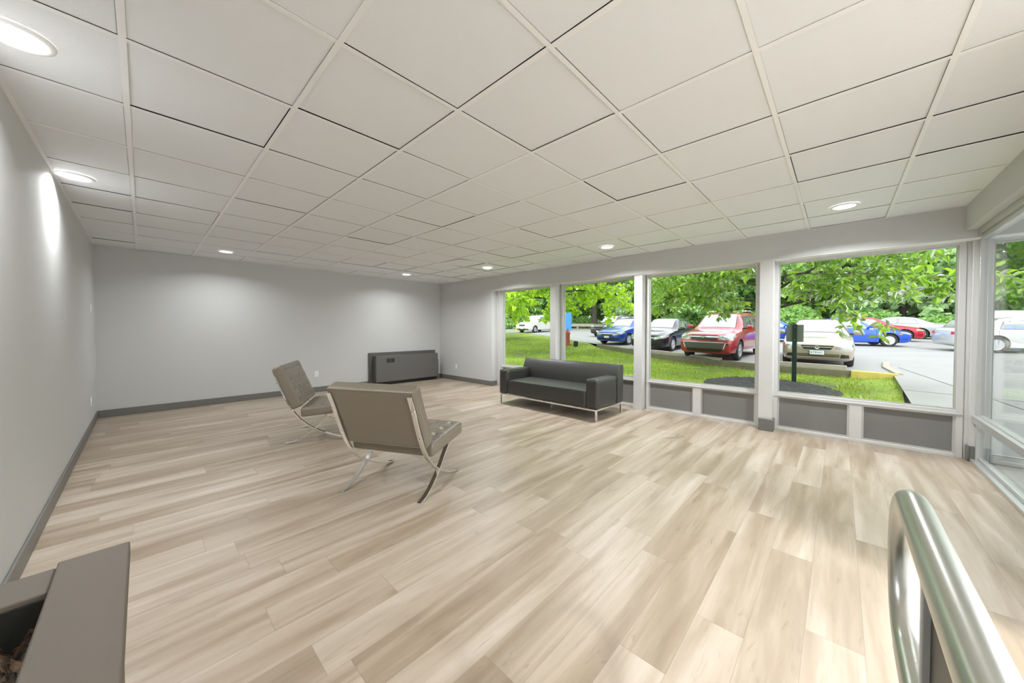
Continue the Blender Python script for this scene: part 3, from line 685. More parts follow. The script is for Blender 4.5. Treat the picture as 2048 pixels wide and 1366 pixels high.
def tree(name, seed, loc, H, z0, R, n1, leaf, size, per, trunk_r, lean=(0, 0), dirs=None, shape='broad', bark='bark', drp=.35, twigs=9, up=.35, tw=.55):
    rd = random.Random(seed); root = empty(name, loc)
    tp = [(lean[0]*t*t+.12*sin(t*5+seed)*t, lean[1]*t*t+.1*cos(t*4+seed)*t-.1*t, H*t-.1*(t == 0)) for t in [k/8 for k in range(9)]]
    MB().tube(tp, [trunk_r*(1.25 if k == 0 else 1-.75*k/8) for k in range(9)], 12).build('trunk', M[bark], root, smooth=60)
    br = MB(); P = []; D = []
    for i in range(n1):
        t = z0/H+(1-z0/H)*(i/max(1, n1-1))*.93
        k = t*8; a = int(min(7, k)); fr = k-a
        o = Vector(tp[a]).lerp(Vector(tp[a+1]), fr)
        az = (dirs[i % len(dirs)]+rd.uniform(-.3, .3)) if dirs else i*2.4+rd.uniform(-.4, .4)
        Ln = R*(1-.55*((t-z0/H)/(1-z0/H))**1.6)*rd.uniform(.8, 1.1)
        el = up*rd.uniform(.6, 1.3)+.5*t
        pts = [o.copy()]; d = Vector((cos(az)*cos(el), sin(az)*cos(el), sin(el)))
        for q in range(7):
            d = (d+Vector((rd.gauss(0, .12), rd.gauss(0, .12), rd.gauss(0, .08)-drp*.16))).normalized(); pts.append(pts[-1]+d*Ln/7)
        r0 = trunk_r*.38*(1-.5*t); br.tube(pts, [r0*(1-.85*q/7) for q in range(8)], 6)
        for q in range(twigs):
            f_ = .18+.82*(q+rd.random()*.6)/twigs; kk = min(6.99, f_*7); a2 = int(kk); p = pts[a2].lerp(pts[a2+1], kk-a2)
            dd = (pts[a2+1]-pts[a2]).normalized(); sd = dd.cross(Vector((0, 0, 1))).normalized()*(1 if q % 2 else -1)
            d2 = (dd*.7+sd*rd.uniform(.5, 1.1)+Vector((0, 0, rd.uniform(-.35, .45)))).normalized(); l2 = Ln*tw*(1.1-.6*f_)*rd.uniform(.6, 1.2)
            tws = [p]; 
            for e in range(5):
                d2 = (d2+Vector((rd.gauss(0, .2), rd.gauss(0, .2), rd.gauss(0, .12)-drp*.2))).normalized(); tws.append(tws[-1]+d2*l2/5)
            br.tube(tws, [r0*.28*(1-.8*e/5)+.002 for e in range(6)], 4, cap=False)
            for e in range(1, 6):
                for _ in range(per):
                    c_ = tws[e]+Vector((rd.gauss(0, .35), rd.gauss(0, .35), rd.gauss(0, .3)))*l2/5
                    if rd.random() < .45:          # side shoot
                        g_ = (d2+Vector((rd.gauss(0, 1), rd.gauss(0, 1), rd.gauss(0, .5)))).normalized()
                        c_ = c_+g_*l2*.12
                        for w_ in range(3):
                            P.append(c_); D.append(Vector((rd.gauss(0, 1), rd.gauss(0, 1), rd.gauss(-.1, .5))).normalized())
                    else:
                        P.append(c_); D.append((d2+Vector((rd.gauss(0, .7), rd.gauss(0, .7), rd.gauss(0, .4)))).normalized())
    br.build('branches', M[bark], root, smooth=60)
    lm = leaf_mesh('foliage', [tuple(p) for p in P], [tuple(d) for d in D], size, M[leaf], shape, seed, root, drp); lm['kind'] = 'stuff'
    return root
# the broad-leaved tree just outside
t1 = tree('garden_tree', 5, (10.3, 1.25, lz(10.3, 1.25)), 6.2, 1.85, 3.0, 23, 'leaf_near', .165, 12, .10, dirs=[-1.9, 1.1, -2.6, 2.2, -1.2, 1.9, 3.0, -1.6, .3, -2.9, 1.5, -.5], drp=.42, twigs=10, up=.18, tw=.5)
tag(t1, 'broad-leaved green tree overhanging the beige sedan and red suv outside', 'tree')
t2 = tree('garden_tree', 11, (12.3, 8.8, lz(12.3, 8.8)), 8.5, 2.75, 4.6, 22, 'leaf_lime', .20, 10, .15, drp=.5, twigs=10, up=.12, tw=.5, shape='round')
tag(t2, 'lime green tree with low leafy branches on the lawn outside the left windows', 'tree')
t4 = tree('garden_tree', 17, (16.3, 17.6, lz(16.3, 17.6)), 9.5, 2.5, 4.8, 24, 'leaf_lime', .24, 11, .17, drp=.55, twigs=10, up=.12, tw=.5, shape='round')
tag(t4, 'lime green tree filling the leftmost window above the white minivan', 'tree')
t3 = tree('woodland_tree', 21, (39.5, 22.8, gz(39.5, 22.8)), 15, 5.0, 7.5, 18, 'leaf_lime', .5, 7, .34, shape='round', bark='barkgrey', drp=.3)
tag(t3, 'tall straight-trunked tree at the drive behind the guard rail', 'tree')
# woods behind the lot
protos = []
for k, (lf, H) in enumerate((('leaf_wood', 14), ('leaf_hazed', 13), ('leaf_wood', 15))):
    protos.append(tree('woodland_tree', 31+k, (0, 0, 0), H, .9, 6.5, 26, lf, .50, 11, .22, bark='barkgrey', drp=.3, up=.25, shape='round'))
spots = [(42, -13), (45, -4), (47, 4), (44, 11), (46, 18), (41, 33), (34, 38), (28, 42), (50, 26), (22, 45), (52, -8), (54, 0), (55, 8), (54, 15), (52, 34), (44, 40), (36, 46), (46, -22), (56, -16), (58, 22), (39, -18), (47, 45)]
words = ['dark green', 'pale hazy green', 'mid green']
for i, (x, y) in enumerate(spots):
    k = i % 3
    o = protos[k] if i < 3 else copy_tree(protos[k])
    o.location = (x, y, gz(x, y)); o.rotation_euler.z = i*1.7; s = .9+.22*((i*7) % 5)/4; o.scale = (s, s, s)
    tag(o, '%s woodland tree among the woods beyond the parking lot' % words[k], 'tree', '%s trees of the woods' % words[k])
# low shrubs along the wood edge
shr = []
for i in range(14):
    if i == 0:
        P, D = [], []; rd = random.Random(77)
        for _ in range(3400):
            v = Vector((rd.gauss(0, 1), rd.gauss(0, 1), rd.gauss(0, 1))).normalized(); q = rd.uniform(.75, 1.02)
            P.append((v.x*2.6*q, v.y*2.6*q, abs(v.z)*1.9*q)); D.append(tuple(v))
        b0 = empty('shrub', (0, 0, 0)); leaf_mesh('foliage', P, D, .3, M['leaf_wood'], 'round', 5, b0)['kind'] = 'stuff'
        MB().tube([(0, 0, -.1), (.05, 0, .8), (.2, .1, 1.5)], [.08, .05, .02], 6).build('stem', M['barkgrey'], b0)
        o = b0
    else: o = copy_tree(b0)
    sp = [(40, -6), (41, -1.5), (42, 3.5), (42, 8), (43, 13.5), (44, 19), (43, 26.5), (37, 31), (32, 33.5), (28, 35.5), (36, -11), (40, 29), (25, 38), (38, -16)][i]
    o.location = (sp[0], sp[1], gz(*sp)); o.rotation_euler.z = i*1.3; o.scale = (1, 1, .8+.25*(i % 3))
    tag(o, 'leafy green shrub along the edge of the woods behind the cars', 'shrub', 'shrubs along the wood edge')

# ---------------------------------------------------------------- cars
def pchip(xs, ys, x):
    xs = np.array(xs, float); ys = np.array(ys, float); h = np.diff(xs); d = np.diff(ys)/h; m = np.zeros(len(xs))
    for i in range(1, len(xs)-1):
        if d[i-1]*d[i] > 0:
            w1, w2 = 2*h[i]+h[i-1], h[i]+2*h[i-1]; m[i] = (w1+w2)/(w1/d[i-1]+w2/d[i])
    m[0], m[-1] = d[0], d[-1]
    i = np.clip(np.searchsorted(xs, x)-1, 0, len(xs)-2); t = (x-xs[i])/h[i]
    return (2*t**3-3*t**2+1)*ys[i]+(t**3-2*t**2+t)*h[i]*m[i]+(-2*t**3+3*t**2)*ys[i+1]+(t**3-t**2)*h[i]*m[i+1]
#         x, low, half width, belt, top, top half width
SEDAN = [(0, .36, .56, .60, .66, .46), (.05, .26, .68, .66, .72, .54), (.18, .20, .80, .70, .775, .60), (.45, .19, .85, .76, .85, .64), (.85, .18, .862, .84, .92, .66), (1.18, .18, .865, .885, .965, .67),
         (1.40, .18, .865, .90, 1.06, .655), (1.95, .18, .865, .92, 1.385, .56), (2.25, .18, .865, .925, 1.438, .545), (2.7, .18, .865, .93, 1.445, .545), (3.15, .18, .865, .935, 1.395, .55), (3.8, .18, .862, .955, 1.09, .64),
         (3.95, .19, .86, .955, 1.045, .66), (4.25, .22, .84, .94, 1.02, .64), (4.43, .28, .76, .90, .98, .58), (4.5, .38, .64, .84, .90, .5)]
SUV = [(0, .42, .66, .72, .80, .56), (.05, .30, .78, .80, .90, .62), (.18, .25, .85, .86, .96, .66), (.5, .24, .895, .94, 1.02, .69), (.9, .24, .905, .98, 1.07, .70), (1.12, .24, .907, 1.0, 1.10, .70),
       (1.35, .24, .907, 1.02, 1.24, .68), (1.85, .24, .907, 1.04, 1.60, .60), (2.2, .24, .907, 1.05, 1.66, .585), (3.0, .24, .907, 1.06, 1.70, .585), (3.9, .24, .905, 1.07, 1.66, .585), (4.25, .25, .90, 1.07, 1.56, .59),
       (4.5, .27, .88, 1.07, 1.25, .64), (4.66, .30, .84, .98, 1.08, .62), (4.75, .40, .76, .86, .92, .58)]
def wordplate(t, size, m, parent, mtx, name='plate_lettering'):
    cu = bpy.data.curves.new(name, 'FONT'); cu.body = t; cu.size = size; cu.extrude = .001; cu.align_x = 'CENTER'; cu.align_y = 'CENTER'
    tmp = bpy.data.objects.new('t', cu); C.objects.link(tmp); dg = bpy.context.evaluated_depsgraph_get(); dg.update()
    me = bpy.data.meshes.new_from_object(tmp.evaluated_get(dg)); bpy.data.objects.remove(tmp); me.transform(mtx); me.materials.clear(); me.materials.append(m)
    o = bpy.data.objects.new(name, me); C.objects.link(o); o.parent = parent; return o
def car(paint, stations, L, wb0, wb1, wr=.32, front='sedan', windows=None, rot=0, loc=(0, 0), extra=None, spokes=6, rail=False, trim2=None):
    root = empty('car', (0, 0, 0))
    pm = mat('car_paint', paint, .28, metal=.25, coat=1, noise=0)
    k_ = L/stations[-1][0]; st = [(s[0]*k_,)+s[1:] for s in stations]
    xs = [s[0] for s in st]; xi = sorted(set(list(np.linspace(0, L, 44))+[x for x in xs]+[.02, .1]))
    rows = []
    for x in xi:
        lo, w, be, tp, wt = [float(pchip(xs, [s[q] for s in st], x)) for q in range(1, 6)]
        cab = tp-be; ws = w*.955
        sec = [(0, lo), (w*.8, lo), (w*.95, lo+.05), (w*.995, lo+.5*(be-lo)*.8), (w, lo+.6*(be-lo)), (w*.992, lo+.82*(be-lo)), (ws, be)]
        c = min(.06, cab*.5)
        for t_ in (.33, .66, 1): sec.append((ws+(wt-ws)*t_, be+(cab-c)*(1-(1-t_)**1.25)))
        sec += [(wt*.93, tp-c*.35), (wt*.75, tp-c*.08), (wt*.4, tp), (0, tp+.006)]
        rows.append([(x, y, z) for y, z in sec]+[(x, -y, z) for y, z in sec[-2:0:-1]])
    nn = len(rows[0]); vs = [v for r in rows for v in r]
    fs = [(i*nn+k, i*nn+(k+1) % nn, (i+1)*nn+(k+1) % nn, (i+1)*nn+k) for i in range(len(rows)-1) for k in range(nn)]
    vs += [(-.015, 0, np.mean([v[2] for v in rows[0]])), (L+.01, 0, np.mean([v[2] for v in rows[-1]]))]
    fs += [(len(vs)-2, (k+1) % nn, k) for k in range(nn)]+[(len(vs)-1, (len(rows)-1)*nn+k, (len(rows)-1)*nn+(k+1) % nn) for k in range(nn)]
    mb = MB(); mb.v = vs; mb.f = fs; hull = mb.build('body', [pm, M['under']], root)
    # wheel wells
    cut = MB(); W_ = max(s[2] for s in st)
    for wx in (wb0, wb1):
        for sg in (-1, 1): cut.lathe([(wr+.055, 0), (wr+.055, .5)], 28, (wx, sg*(W_+.03) if sg < 0 else W_-.25-.22, wr), 'y') if sg > 0 else cut.lathe([(wr+.055, 0), (wr+.055, .5)], 28, (wx, -W_-.03, wr), 'y')
    co = cut.build('cutter', M['under']); bo = hull.modifiers.new('b', 'BOOLEAN'); bo.object = co; bo.operation = 'DIFFERENCE'; bo.solver = 'EXACT'; bo.material_mode = 'TRANSFER'
    dg = bpy.context.evaluated_depsgraph_get(); dg.update(); me = bpy.data.meshes.new_from_object(hull.evaluated_get(dg)); hull.modifiers.clear(); full = BVHTree.FromPolygons(vs, fs)
    hull.data = me; me.name = 'body'; bpy.data.objects.remove(co)
    me.polygons.foreach_set('use_smooth', [True]*len(me.polygons)); me.set_sharp_from_angle(angle=radians(38))
    def patch(name, quad, axis, m, par=None, off=.006, n=(8, 4), rnd=0):
        """quad: corners (a, b); axis 'f' front (y,z), 'r' rear, 's+'/'s-' side (x,z), 't' top (x,y)"""
        q = [Vector(c) for c in quad]; P = []; last = None
        for i in range(n[0]+1):
            for j in range(n[1]+1):
                u_, v_ = i/n[0], j/n[1]; c = (q[0]*(1-u_)+q[1]*u_)*(1-v_)+(q[3]*(1-u_)+q[2]*u_)*v_
                if axis == 'f': o_, d_ = Vector((-3, c.x, c.y)), Vector((1, 0, 0))
                elif axis == 'r': o_, d_ = Vector((L+3, c.x, c.y)), Vector((-1, 0, 0))
                elif axis[0] == 's': sg = 1 if axis[1] == '+' else -1; o_, d_ = Vector((c.x, 3*sg, c.y)), Vector((0, -sg, 0))
                else: o_, d_ = Vector((c.x, c.y, 4)), Vector((0, 0, -1))
                h, nrm, _, _ = full.ray_cast(o_, d_)
                if h is None: h, nrm = last if last else (o_+d_*2.5, -d_)
                if nrm.dot(d_) > 0: nrm = -nrm
                last = (h, nrm); P.append(h+nrm*off)
        mb_ = MB(); w2 = n[1]+1; mb_.add(P, [(i*w2+j, (i+1)*w2+j, (i+1)*w2+j+1, i*w2+j+1) for i in range(n[0]) for j in range(n[1])])
        return mb_.build(name, m, par or root, smooth=180)
    wd_ = windows
    def grow(q, e):
        c_ = sum((Vector(p) for p in q), Vector((0, 0)))/4; return [tuple(Vector(p)+Vector((math.copysign(e, p[0]-c_.x), math.copysign(e, p[1]-c_.y)))) for p in q]
    patch('window_seal', grow(wd_['ws'], .022), 't', M['grille'], off=.003, n=(8, 10))
    for q in wd_['side']:
        for sg in '+-': patch('window_seal', grow(q, .018), 's'+sg, M['grille'], off=.003)
    patch('windshield', wd_['ws'], 't', M['carglass'], n=(8, 10)); patch('rear_window', wd_['rw'], 't', M['carglass'], n=(8, 10))
    for q in wd_['side']:
        for sg in '+-': patch('side_window', q, 's'+sg, M['carglass'])
    for sg in '+-':
        for x in wd_['doors']: patch('door_seam', [(x-.006, .32), (x+.006, .32), (x+.006, wd_['belt']), (x-.006, wd_['belt'])], 's'+sg, M['under'], off=.003, n=(1, 8))
        for x in wd_['doors'][1:]: patch('door_handle', [(x-.26, wd_['belt']-.13), (x-.10, wd_['belt']-.13), (x-.10, wd_['belt']-.095), (x-.26, wd_['belt']-.095)], 's'+sg, pm, off=.022, n=(4, 2))
    for sg in (-1, 1):
        mr = rbox(wd_['mir'][0], sg*(W_+.10), wd_['mir'][1], .10, .22, .14, .045, (4, 5, 4)); mo = mr.build('wing_mirror', pm, root, smooth=180)
        MB().box(wd_['mir'][0]-.02, wd_['mir'][0]+.03, sg*(W_-.10), sg*(W_+.03), wd_['mir'][1]-.07, wd_['mir'][1]-.02).build('mirror_arm', M['under'], mo)
    # wheels
    for wx in (wb0, wb1):
        for sg in (-1, 1):
            yo = sg*(W_-.02); yi = sg*(W_-.22); c = (wx, 0, wr)
            ty = MB().lathe([(wr*.62, yi), (wr*.93, yi), (wr, yi+sg*.03), (wr, yo-sg*.03), (wr*.94, yo), (wr*.66, yo), (wr*.62, yo-sg*.03)], 28, c, 'y').build('wheel', M['rubber'], root, smooth=50)
            rm = MB().lathe([(wr*.66, yo-sg*.01), (wr*.67, yo-sg*.002), (wr*.60, yo-sg*.004), (wr*.60, yo-sg*.06), (wr*.605, yo-sg*.065)], 28, c, 'y')
            for s_ in range(spokes):
                a = 2*pi*s_/spokes+.3; e0, e1 = Vector((cos(a), sin(a))), Vector((-sin(a), cos(a))); hw0, hw1 = wr*.11, wr*.085
                pts = [(e0*wr*.12+e1*hw0), (e0*wr*.63+e1*hw1), (e0*wr*.63-e1*hw1), (e0*wr*.12-e1*hw0)]
                rm.add([(wx+p.x, yo-sg*.012, wr+p.y) for p in pts]+[(wx+p.x, yo-sg*.05, wr+p.y) for p in pts], [(0, 1, 2, 3), (4, 7, 6, 5), (0, 4, 5, 1), (1, 5, 6, 2), (2, 6, 7, 3), (3, 7, 4, 0)])
            rm.lathe([(.001, yo-sg*.002), (wr*.15, yo-sg*.004), (wr*.17, yo-sg*.04)], 14, c, 'y')
            rm.build('rim', M['alloy'], ty, smooth=40)
            MB().lathe([(.001, yo-sg*.07), (wr*.61, yo-sg*.07)], 24, c, 'y').build('brake_disc', M['under'], ty)
    if front: FR[front](root, patch, pm, W_, L)
    if rail:
        for sg in (-1, 1): MB().tube([(1.9, sg*.52, 1.66), (2.1, sg*.54, 1.73), (3.6, sg*.54, 1.76), (3.9, sg*.53, 1.69)], .016, 6).build('roof_rail', M['alu'], root, smooth=60)
    for sg in (1, -1):
        y0, y1 = sg*.45*W_/.86, sg*.74*W_/.86; hb = wd_['belt']-.02
        patch('tail_lamp', [(y0, hb-.18), (y1, hb-.16), (y1, hb-.04), (y0, hb-.05)], 'r', M['redlamp'])
        patch('tail_lamp', [(L-.26, hb-.13), (L-.05, hb-.15), (L-.05, hb-.03), (L-.26, hb-.04)], 's+' if sg > 0 else 's-', M['redlamp'])
    c, s_ = cos(rot), sin(rot); root.rotation_euler = (0, 0, rot)
    # loc is the middle of the front axle
    x0, y0 = loc[0]-c*wb0, loc[1]-s_*wb0
    zf, zr = gz(*loc), gz(loc[0]+c*(wb1-wb0), loc[1]+s_*(wb1-wb0)); pit = math.atan2(zr-zf, wb1-wb0)
    sl = math.atan((-.03*s_+.02*c)); 
    root.location = (x0, y0, zf-sin(pit)*wb0)
    root.rotation_euler = (sl, -pit, rot)
    return root
def f_suzuki(root, patch, pm, W, L):
    for s in (-1, 1):
        patch('headlamp', [(s*.40, .57), (s*.80, .575), (s*.79, .70), (s*.50, .715)], 'f', M['lamp'], n=(8, 5))
        patch('fog_recess', [(s*.52, .31), (s*.72, .31), (s*.70, .40), (s*.54, .42)], 'f', M['grille'])
        patch('headlamp_corner', [(.16, .60), (.42, .66), (.44, .72), (.20, .70)], 's+' if s > 0 else 's-', M['lamp'])
    g = patch('grille', [(-.30, .545), (.30, .545), (.38, .665), (-.38, .665)], 'f', M['grille'])
    patch('chrome_bar', [(-.34, .605), (.34, .605), (.345, .63), (-.345, .63)], 'f', M['alloy'], g, off=.014)
    patch('chrome_surround', [(-.32, .525), (.32, .525), (.33, .545), (-.33, .545)], 'f', M['alloy'], g, off=.012)
    # S-shaped emblem of two hooked strokes
    em = MB(); S1 = [(-.052, .012), (.012, .058), (.052, .030), (.030, .012), (.008, .028), (-.008, .016), (.052, -.020), (.052, -.010)]
    S_ = [(0, .062), (.066, .018), (.044, .004), (0, .032), (-.022, .018), (.066, -.020), (0, -.062), (-.066, -.018), (-.044, -.004), (0, -.032), (.022, -.018), (-.066, .020)]
    em.prism([(a, b+.617) for a, b in S_], -.052, -.040, 'x'); em.build('emblem', M['chrome'], g)
    patch('lower_intake', [(-.50, .335), (.50, .335), (.50, .405), (-.50, .405)], 'f', M['grille'])
    patch('intake_bar', [(-.50, .365), (.50, .365), (.50, .38), (-.50, .38)], 'f', pm, off=.012)
    pb = MB().box(-.055, -.045, -.165, .165, .395, .515).build('plate', M['plate'], root, bevel=.004)
    MB().box(-.050, -.040, -.175, .175, .385, .525).build('plate_frame', M['grille'], pb)
    wordplate('BTB5EC', .085, M['platetext'], pb, Matrix(((0, 0, -1, -.057), (-1, 0, 0, 0), (0, 1, 0, .455), (0, 0, 0, 1))))
    patch('wiper', [(1.20, -.62), (1.215, -.62), (1.24, .1), (1.225, .1)], 't', M['slot'], off=.02, n=(2, 6))
def f_equinox(root, patch, pm, W, L):
    for s in (-1, 1):
        patch('headlamp', [(s*.47, .74), (s*.85, .74), (s*.83, .90), (s*.47, .90)], 'f', M['lamp'], n=(8, 5))
        patch('fog_lamp', [(s*.66, .58), (s*.76, .58), (s*.76, .63), (s*.66, .63)], 'f', M['grille'], n=(4, 4))
        patch('headlamp_corner', [(.12, .78), (.42, .84), (.42, .95), (.14, .92)], 's+' if s > 0 else 's-', M['lamp'])
    g = patch('grille', [(-.42, .72), (.42, .72), (.42, .90), (-.42, .90)], 'f', M['grille'], n=(8, 5))
    patch('chrome_bar', [(-.46, .82), (.46, .82), (.46, .865), (-.46, .865)], 'f', M['alloy'], g, off=.016)
    e = [(-.10, -.016), (-.035, -.016), (-.035, -.034), (.055, -.034), (.045, -.016), (.10, -.016), (.085, .016), (.035, .016), (.035, .034), (-.055, .034), (-.045, .016), (-.085, .016)]
    MB().prism([(a, b+.842) for a, b in e], -.060, -.045, 'x').build('emblem', M['chrome'], g)
    patch('bumper_cover', [(-.60, .44), (.60, .44), (.68, .64), (-.68, .64)], 'f', M['bumper'], off=.012, n=(10, 4))
    patch('skid_strip', [(-.62, .645), (.62, .645), (.66, .665), (-.66, .665)], 'f', M['alu'], off=.015)
    for s in (-1, 1): patch('skid_strip', [(s*.60, .44), (s*.63, .44), (s*.69, .65), (s*.665, .65)], 'f', M['alu'], off=.015)
    patch('chin', [(-.55, .33), (.55, .33), (.58, .43), (-.58, .43)], 'f', M['grille'], off=.006)
    for sg in '+-': patch('sill_trim', [(1.3, .30), (3.4, .30), (3.4, .36), (1.3, .36)], 's'+sg, M['alu'], off=.012)
M['bumper'] = mat('grey_bumper_plastic', (.055, .06, .055), .5)
def f_plain(root, patch, pm, W, L, gz_=(.50, .64), chrome=True, hl=(.36, .80)):
    for s in (-1, 1):
        patch('headlamp', [(s*hl[0], gz_[1]-.10), (s*hl[1], gz_[1]-.02), (s*hl[1], gz_[1]+.09), (s*(hl[0]+.04), gz_[1]+.03)], 'f', M['lamp'], n=(8, 5))
        patch('headlamp_corner', [(.10, gz_[1]-.02), (.50, gz_[1]+.05), (.46, gz_[1]+.10), (.14, gz_[1]+.07)], 's+' if s > 0 else 's-', M['lamp'])
        patch('fog_recess', [(s*.50, .30), (s*.72, .32), (s*.70, .42), (s*.54, .38)], 'f', M['grille'])
        patch('side_marker', [(.42, gz_[1]-.04), (.52, gz_[1]-.035), (.52, gz_[1]-.005), (.42, gz_[1]-.01)], 's+' if s > 0 else 's-', M['amber'], off=.008, n=(2, 2))
    g = patch('grille', [(-.34, gz_[0]), (.34, gz_[0]), (.38, gz_[1]), (-.38, gz_[1])], 'f', M['grille'])
    if chrome: patch('chrome_bar', [(-.38, gz_[1]-.03), (.38, gz_[1]-.03), (.38, gz_[1]), (-.38, gz_[1])], 'f', M['alloy'], g, off=.012)
    patch('lower_intake', [(-.55, .30), (.55, .30), (.46, .42), (-.46, .42)], 'f', M['grille'])
    pb = MB().box(-.05, -.04, -.155, .155, .40, .50).build('plate', M['plate'], root)
FR = {'suzuki': f_suzuki, 'equinox': f_equinox, 'sedan': f_plain, 'suv': lambda r, p, m, W, L: f_plain(r, p, m, W, L, (.66, .84), True, (.42, .84))}
WS = dict(ws=[(1.33, -.60), (1.33, .60), (2.00, .49), (2.00, -.49)], rw=[(3.22, -.48), (3.22, .48), (3.80, .56), (3.80, -.56)],
          side=[[(1.66, .985), (2.47, .985), (2.44, 1.33), (2.06, 1.32)], [(2.54, .985), (3.36, .99), (3.17, 1.25), (2.52, 1.33)]], doors=[1.32, 2.50, 3.40], belt=.93, mir=(1.58, 1.01))
WV = dict(ws=[(1.22, -.63), (1.22, .63), (1.82, .53), (1.82, -.53)], rw=[(4.28, -.50), (4.28, .50), (4.52, .56), (4.52, -.56)],
          side=[[(1.62, 1.13), (2.55, 1.13), (2.52, 1.53), (2.02, 1.52)], [(2.63, 1.13), (3.50, 1.14), (3.42, 1.54), (2.61, 1.55)], [(3.60, 1.16), (4.12, 1.20), (4.00, 1.50), (3.54, 1.53)]], doors=[1.28, 2.58, 3.52], belt=1.05, mir=(1.50, 1.16))
def wn_(W0, L0, L):
    k = L/L0; q = dict(W0); 
    for a in ('ws', 'rw'): q[a] = [(x*k, y) for x, y in W0[a]]
    q['side'] = [[(x*k, z) for x, z in s] for s in W0['side']]; q['doors'] = [x*k for x in W0['doors']]; q['mir'] = (W0['mir'][0]*k, W0['mir'][1]); return q
def put(label, paint, kind, L, loc, rot, front, h=1.0, wr=.32, rail=False, spokes=6, wbk=None):
    st, w0, L0 = (SEDAN, WS, 4.5) if kind == 'sedan' else (SUV, WV, 4.75)
    st = [(s[0], s[1], s[2], s[3]*(1+(h-1)*.6), s[4]*h, s[5]) for s in st]
    o = car(paint, st, L, .19*L, .765*L if kind == 'sedan' else .785*L, wr, front, wn_(w0, L0, L), radians(rot), loc, rail=rail, spokes=spokes)
    tag(o, label, 'car'); return o
put('beige sedan parked facing the window behind the sign post', (.36, .31, .25), 'sedan', 4.5, (14.85, .53), 2, 'suzuki', wr=.31)
put('red suv with grey bumper parked beside the beige sedan', (.38, .018, .03), 'suv', 4.80, (14.45, 3.42), -4, 'equinox', h=1.0, wr=.35, rail=True, spokes=5)
put('black sedan parked left of the red suv', (.012, .012, .022), 'sedan', 4.85, (16.2, 6.22), -2, 'sedan', h=1.02)
put('blue sedan parked between the black sedan and the dark suv', (.012, .06, .40), 'sedan', 4.40, (18.3, 9.2), -6, 'sedan', h=1.01, wr=.31)
put('dark suv farthest left in the row of parked cars', (.035, .035, .035), 'suv', 4.60, (24.4, 13.1), -8, 'suv')
put('white minivan parked alone on the drive at far left', (.72, .72, .72), 'suv', 5.10, (26.3, 22.55), 3, 'suv', h=1.03, wr=.34)
put('bright blue sedan parked sideways behind the beige sedan', (.012, .09, .62), 'sedan', 4.63, (26.1, -1.55), 107, 'sedan', h=.98, spokes=5)
put('red sedan behind the bright blue sedan', (.50, .012, .04), 'sedan', 5.0, (31.4, -2.55), 106, 'sedan', h=1.02, wr=.35)
put('silver sedan seen from its rear side behind the red sedan', (.42, .44, .46), 'sedan', 4.9, (35.9, -1.2), -100, None, h=1.0, wr=.34)
put('pale grey sedan farther back between silver sedan and corner post', (.38, .39, .40), 'sedan', 4.7, (42.5, -7.0), 100, None)
put('white sedan with red tail lamp crossing the corner post of the entrance', (.62, .63, .64), 'sedan', 4.8, (25.6, -6.9), 112, None, h=1.0, wr=.34)
put('white suv at far right behind the white sedan', (.68, .69, .70), 'suv', 4.9, (30.5, -8.2), 100, None, h=1.05)
put('blue car at far right seen past the white sedan', (.03, .12, .42), 'sedan', 4.6, (27.8, -8.4), 100, None)
put('blue car partly visible between red suv and beige sedan', (.012, .10, .60), 'sedan', 4.5, (27.2, 1.9), 106, 'sedan')

# ---------------------------------------------------------------- street furniture
sp = tag(empty('sign_post', (11.75, .855, lz(11.75, .855))), 'dark green sign post with a grey sign back in front of the beige sedan', 'sign')
pm_ = MB().box(-.028, -.022, -.048, .048, -.1, 1.53).box(-.022, .02, -.048, -.040, -.1, 1.53).box(-.022, .02, .040, .048, -.1, 1.53).box(-.040, -.028, -.014, .014, -.1, 1.53); pm_.build('post', M['postgreen'], sp)
rb = rbox(.034, 0, 1.29, .012, .36, .45, .005, (3, 4, 4)); rb.build('sign_panel', M['signgrey'], sp)
MB().tube([(-.048, 0, 1.46), (-.038, 0, 1.46)], .009, 8).build('bolt', M['alloy'], sp); MB().tube([(-.048, 0, 1.12), (-.038, 0, 1.12)], .009, 8).build('bolt', M['alloy'], sp)
hx, hy = 16.1, 10.93
hd = tag(empty('fire_hydrant', (hx, hy, lz(hx, hy))), 'faded red fire hydrant on the lawn beside the window mullion', 'hydrant')
MB().lathe([(.16, 0), (.16, .05), (.12, .06), (.12, .62), (.15, .63), (.15, .68), (.13, .70), (.10, .79), (.05, .84), (.03, .86), (.03, .92), (.001, .92)], 18).build('barrel', M['hydrant'], hd, smooth=40)
for a in (0, pi/2, pi):
    d = Vector((cos(a+.3), sin(a+.3), 0)); p = Vector((0, 0, .48)); MB().tube([p+d*.08, p+d*.19], .055, 12).tube([p+d*.19, p+d*.23], .065, 6).build('nozzle_cap', M['hydrant'], hd, smooth=40)
sx_, sy_ = 16.25, 10.5
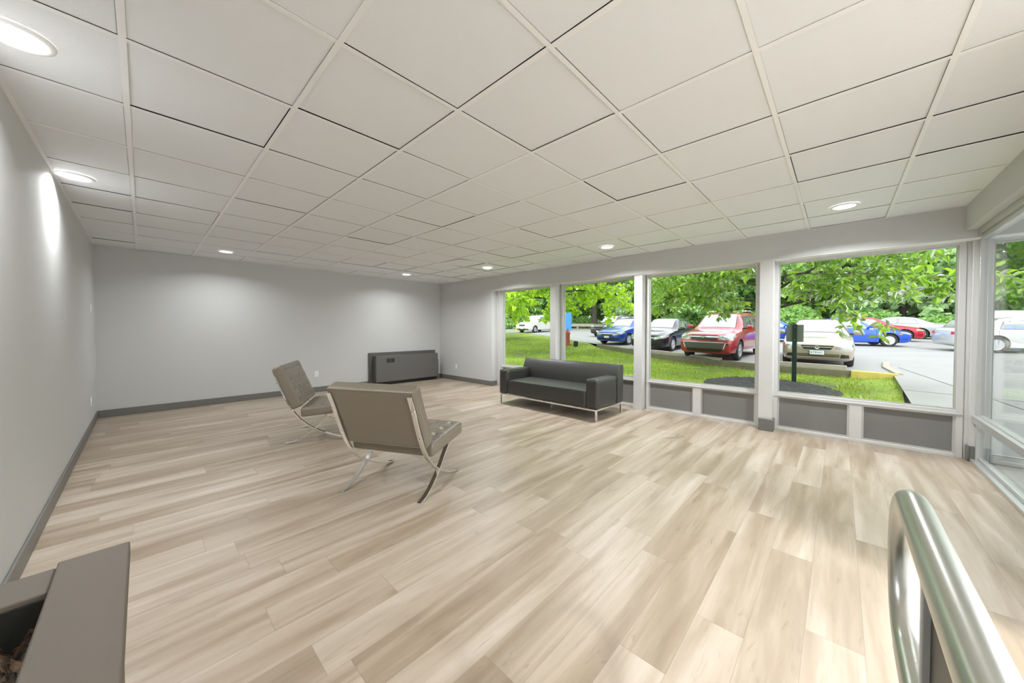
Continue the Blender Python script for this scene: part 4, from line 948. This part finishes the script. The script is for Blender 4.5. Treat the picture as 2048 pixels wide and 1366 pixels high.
tag(rbox(sx_, sy_, lz(sx_, sy_)+.14, .22, .20, .30, .05, (4, 4, 4)).build('ground_valve', M['under'], smooth=60), 'small dark stump on the grass beside the fire hydrant', 'stump')
bx = tag(empty('collection_box', (33.15, 22.85, gz(33.15, 22.85)), radians(-20)), 'blue collection box with a dark opening standing on the drive', 'collection box')
MB().prism([(-.55, 0), (.55, 0), (.55, 2.05), (-.25, 2.05), (-.55, 1.25)], -.48, .48).build('body', M['boxblue'], bx, bevel=.02)
MB().prism([(-.30, 1.30), (-.10, 1.95), (-.14, 1.96), (-.42, 1.30)], -.36, .36).build('opening', M['slot'], bx)
MB().box(-.57, -.55, -.32, .22, .70, 1.15).build('notice', M['plate'], bx)
gr = tag(empty('guard_rail', (37.5, 26.5, gz(37.5, 26.5))), 'pale wooden guard rail along the drive before the woods', 'guard rail')
a, b = Vector((35, 30)), Vector((41, 16)); mb = MB()
for i in range(8):
    p = a.lerp(b, i/7); z = gz(*p)
    MB().box(p.x-.09-37.5, p.x+.09-37.5, p.y-.09-26.5, p.y+.09-26.5, z-.1-gr.location.z, z+.62-gr.location.z).build('post', M['wood'], gr)
q = []
for p in (a, b): z = gz(*p)-gr.location.z; q += [(p.x-.14-37.5, p.y-26.5, z+.32), (p.x-.14-37.5, p.y-26.5, z+.66), (p.x-.10-37.5, p.y-26.5, z+.66), (p.x-.10-37.5, p.y-26.5, z+.32)]
MB().add(q, [(0, 1, 2, 3), (7, 6, 5, 4)]+[(k, (k+1) % 4, (k+1) % 4+4, k+4) for k in range(4)]).build('rail', M['wood'], gr)
for (x, y), lb in (((28.4, 26.0), 'tall yellow bollard beside the white minivan'), ((34.8, 33.4), 'thin pale yellow bollard left of the white minivan')):
    tag(MB().lathe([(.12, -.1), (.12, .95), (.09, 1.02), (.001, 1.04)], 14, (x, y, gz(x, y))).build('bollard', M['yellow'], smooth=40), lb, 'bollard', 'yellow bollards')
pk = (40.5, -6.6)
tag(MB().tube([(pk[0], pk[1], gz(*pk)-.1), (pk[0], pk[1], gz(*pk)+9)], .14, 10).build('utility_pole', M['barkgrey']), 'thin dark pole before the woods at right', 'pole')
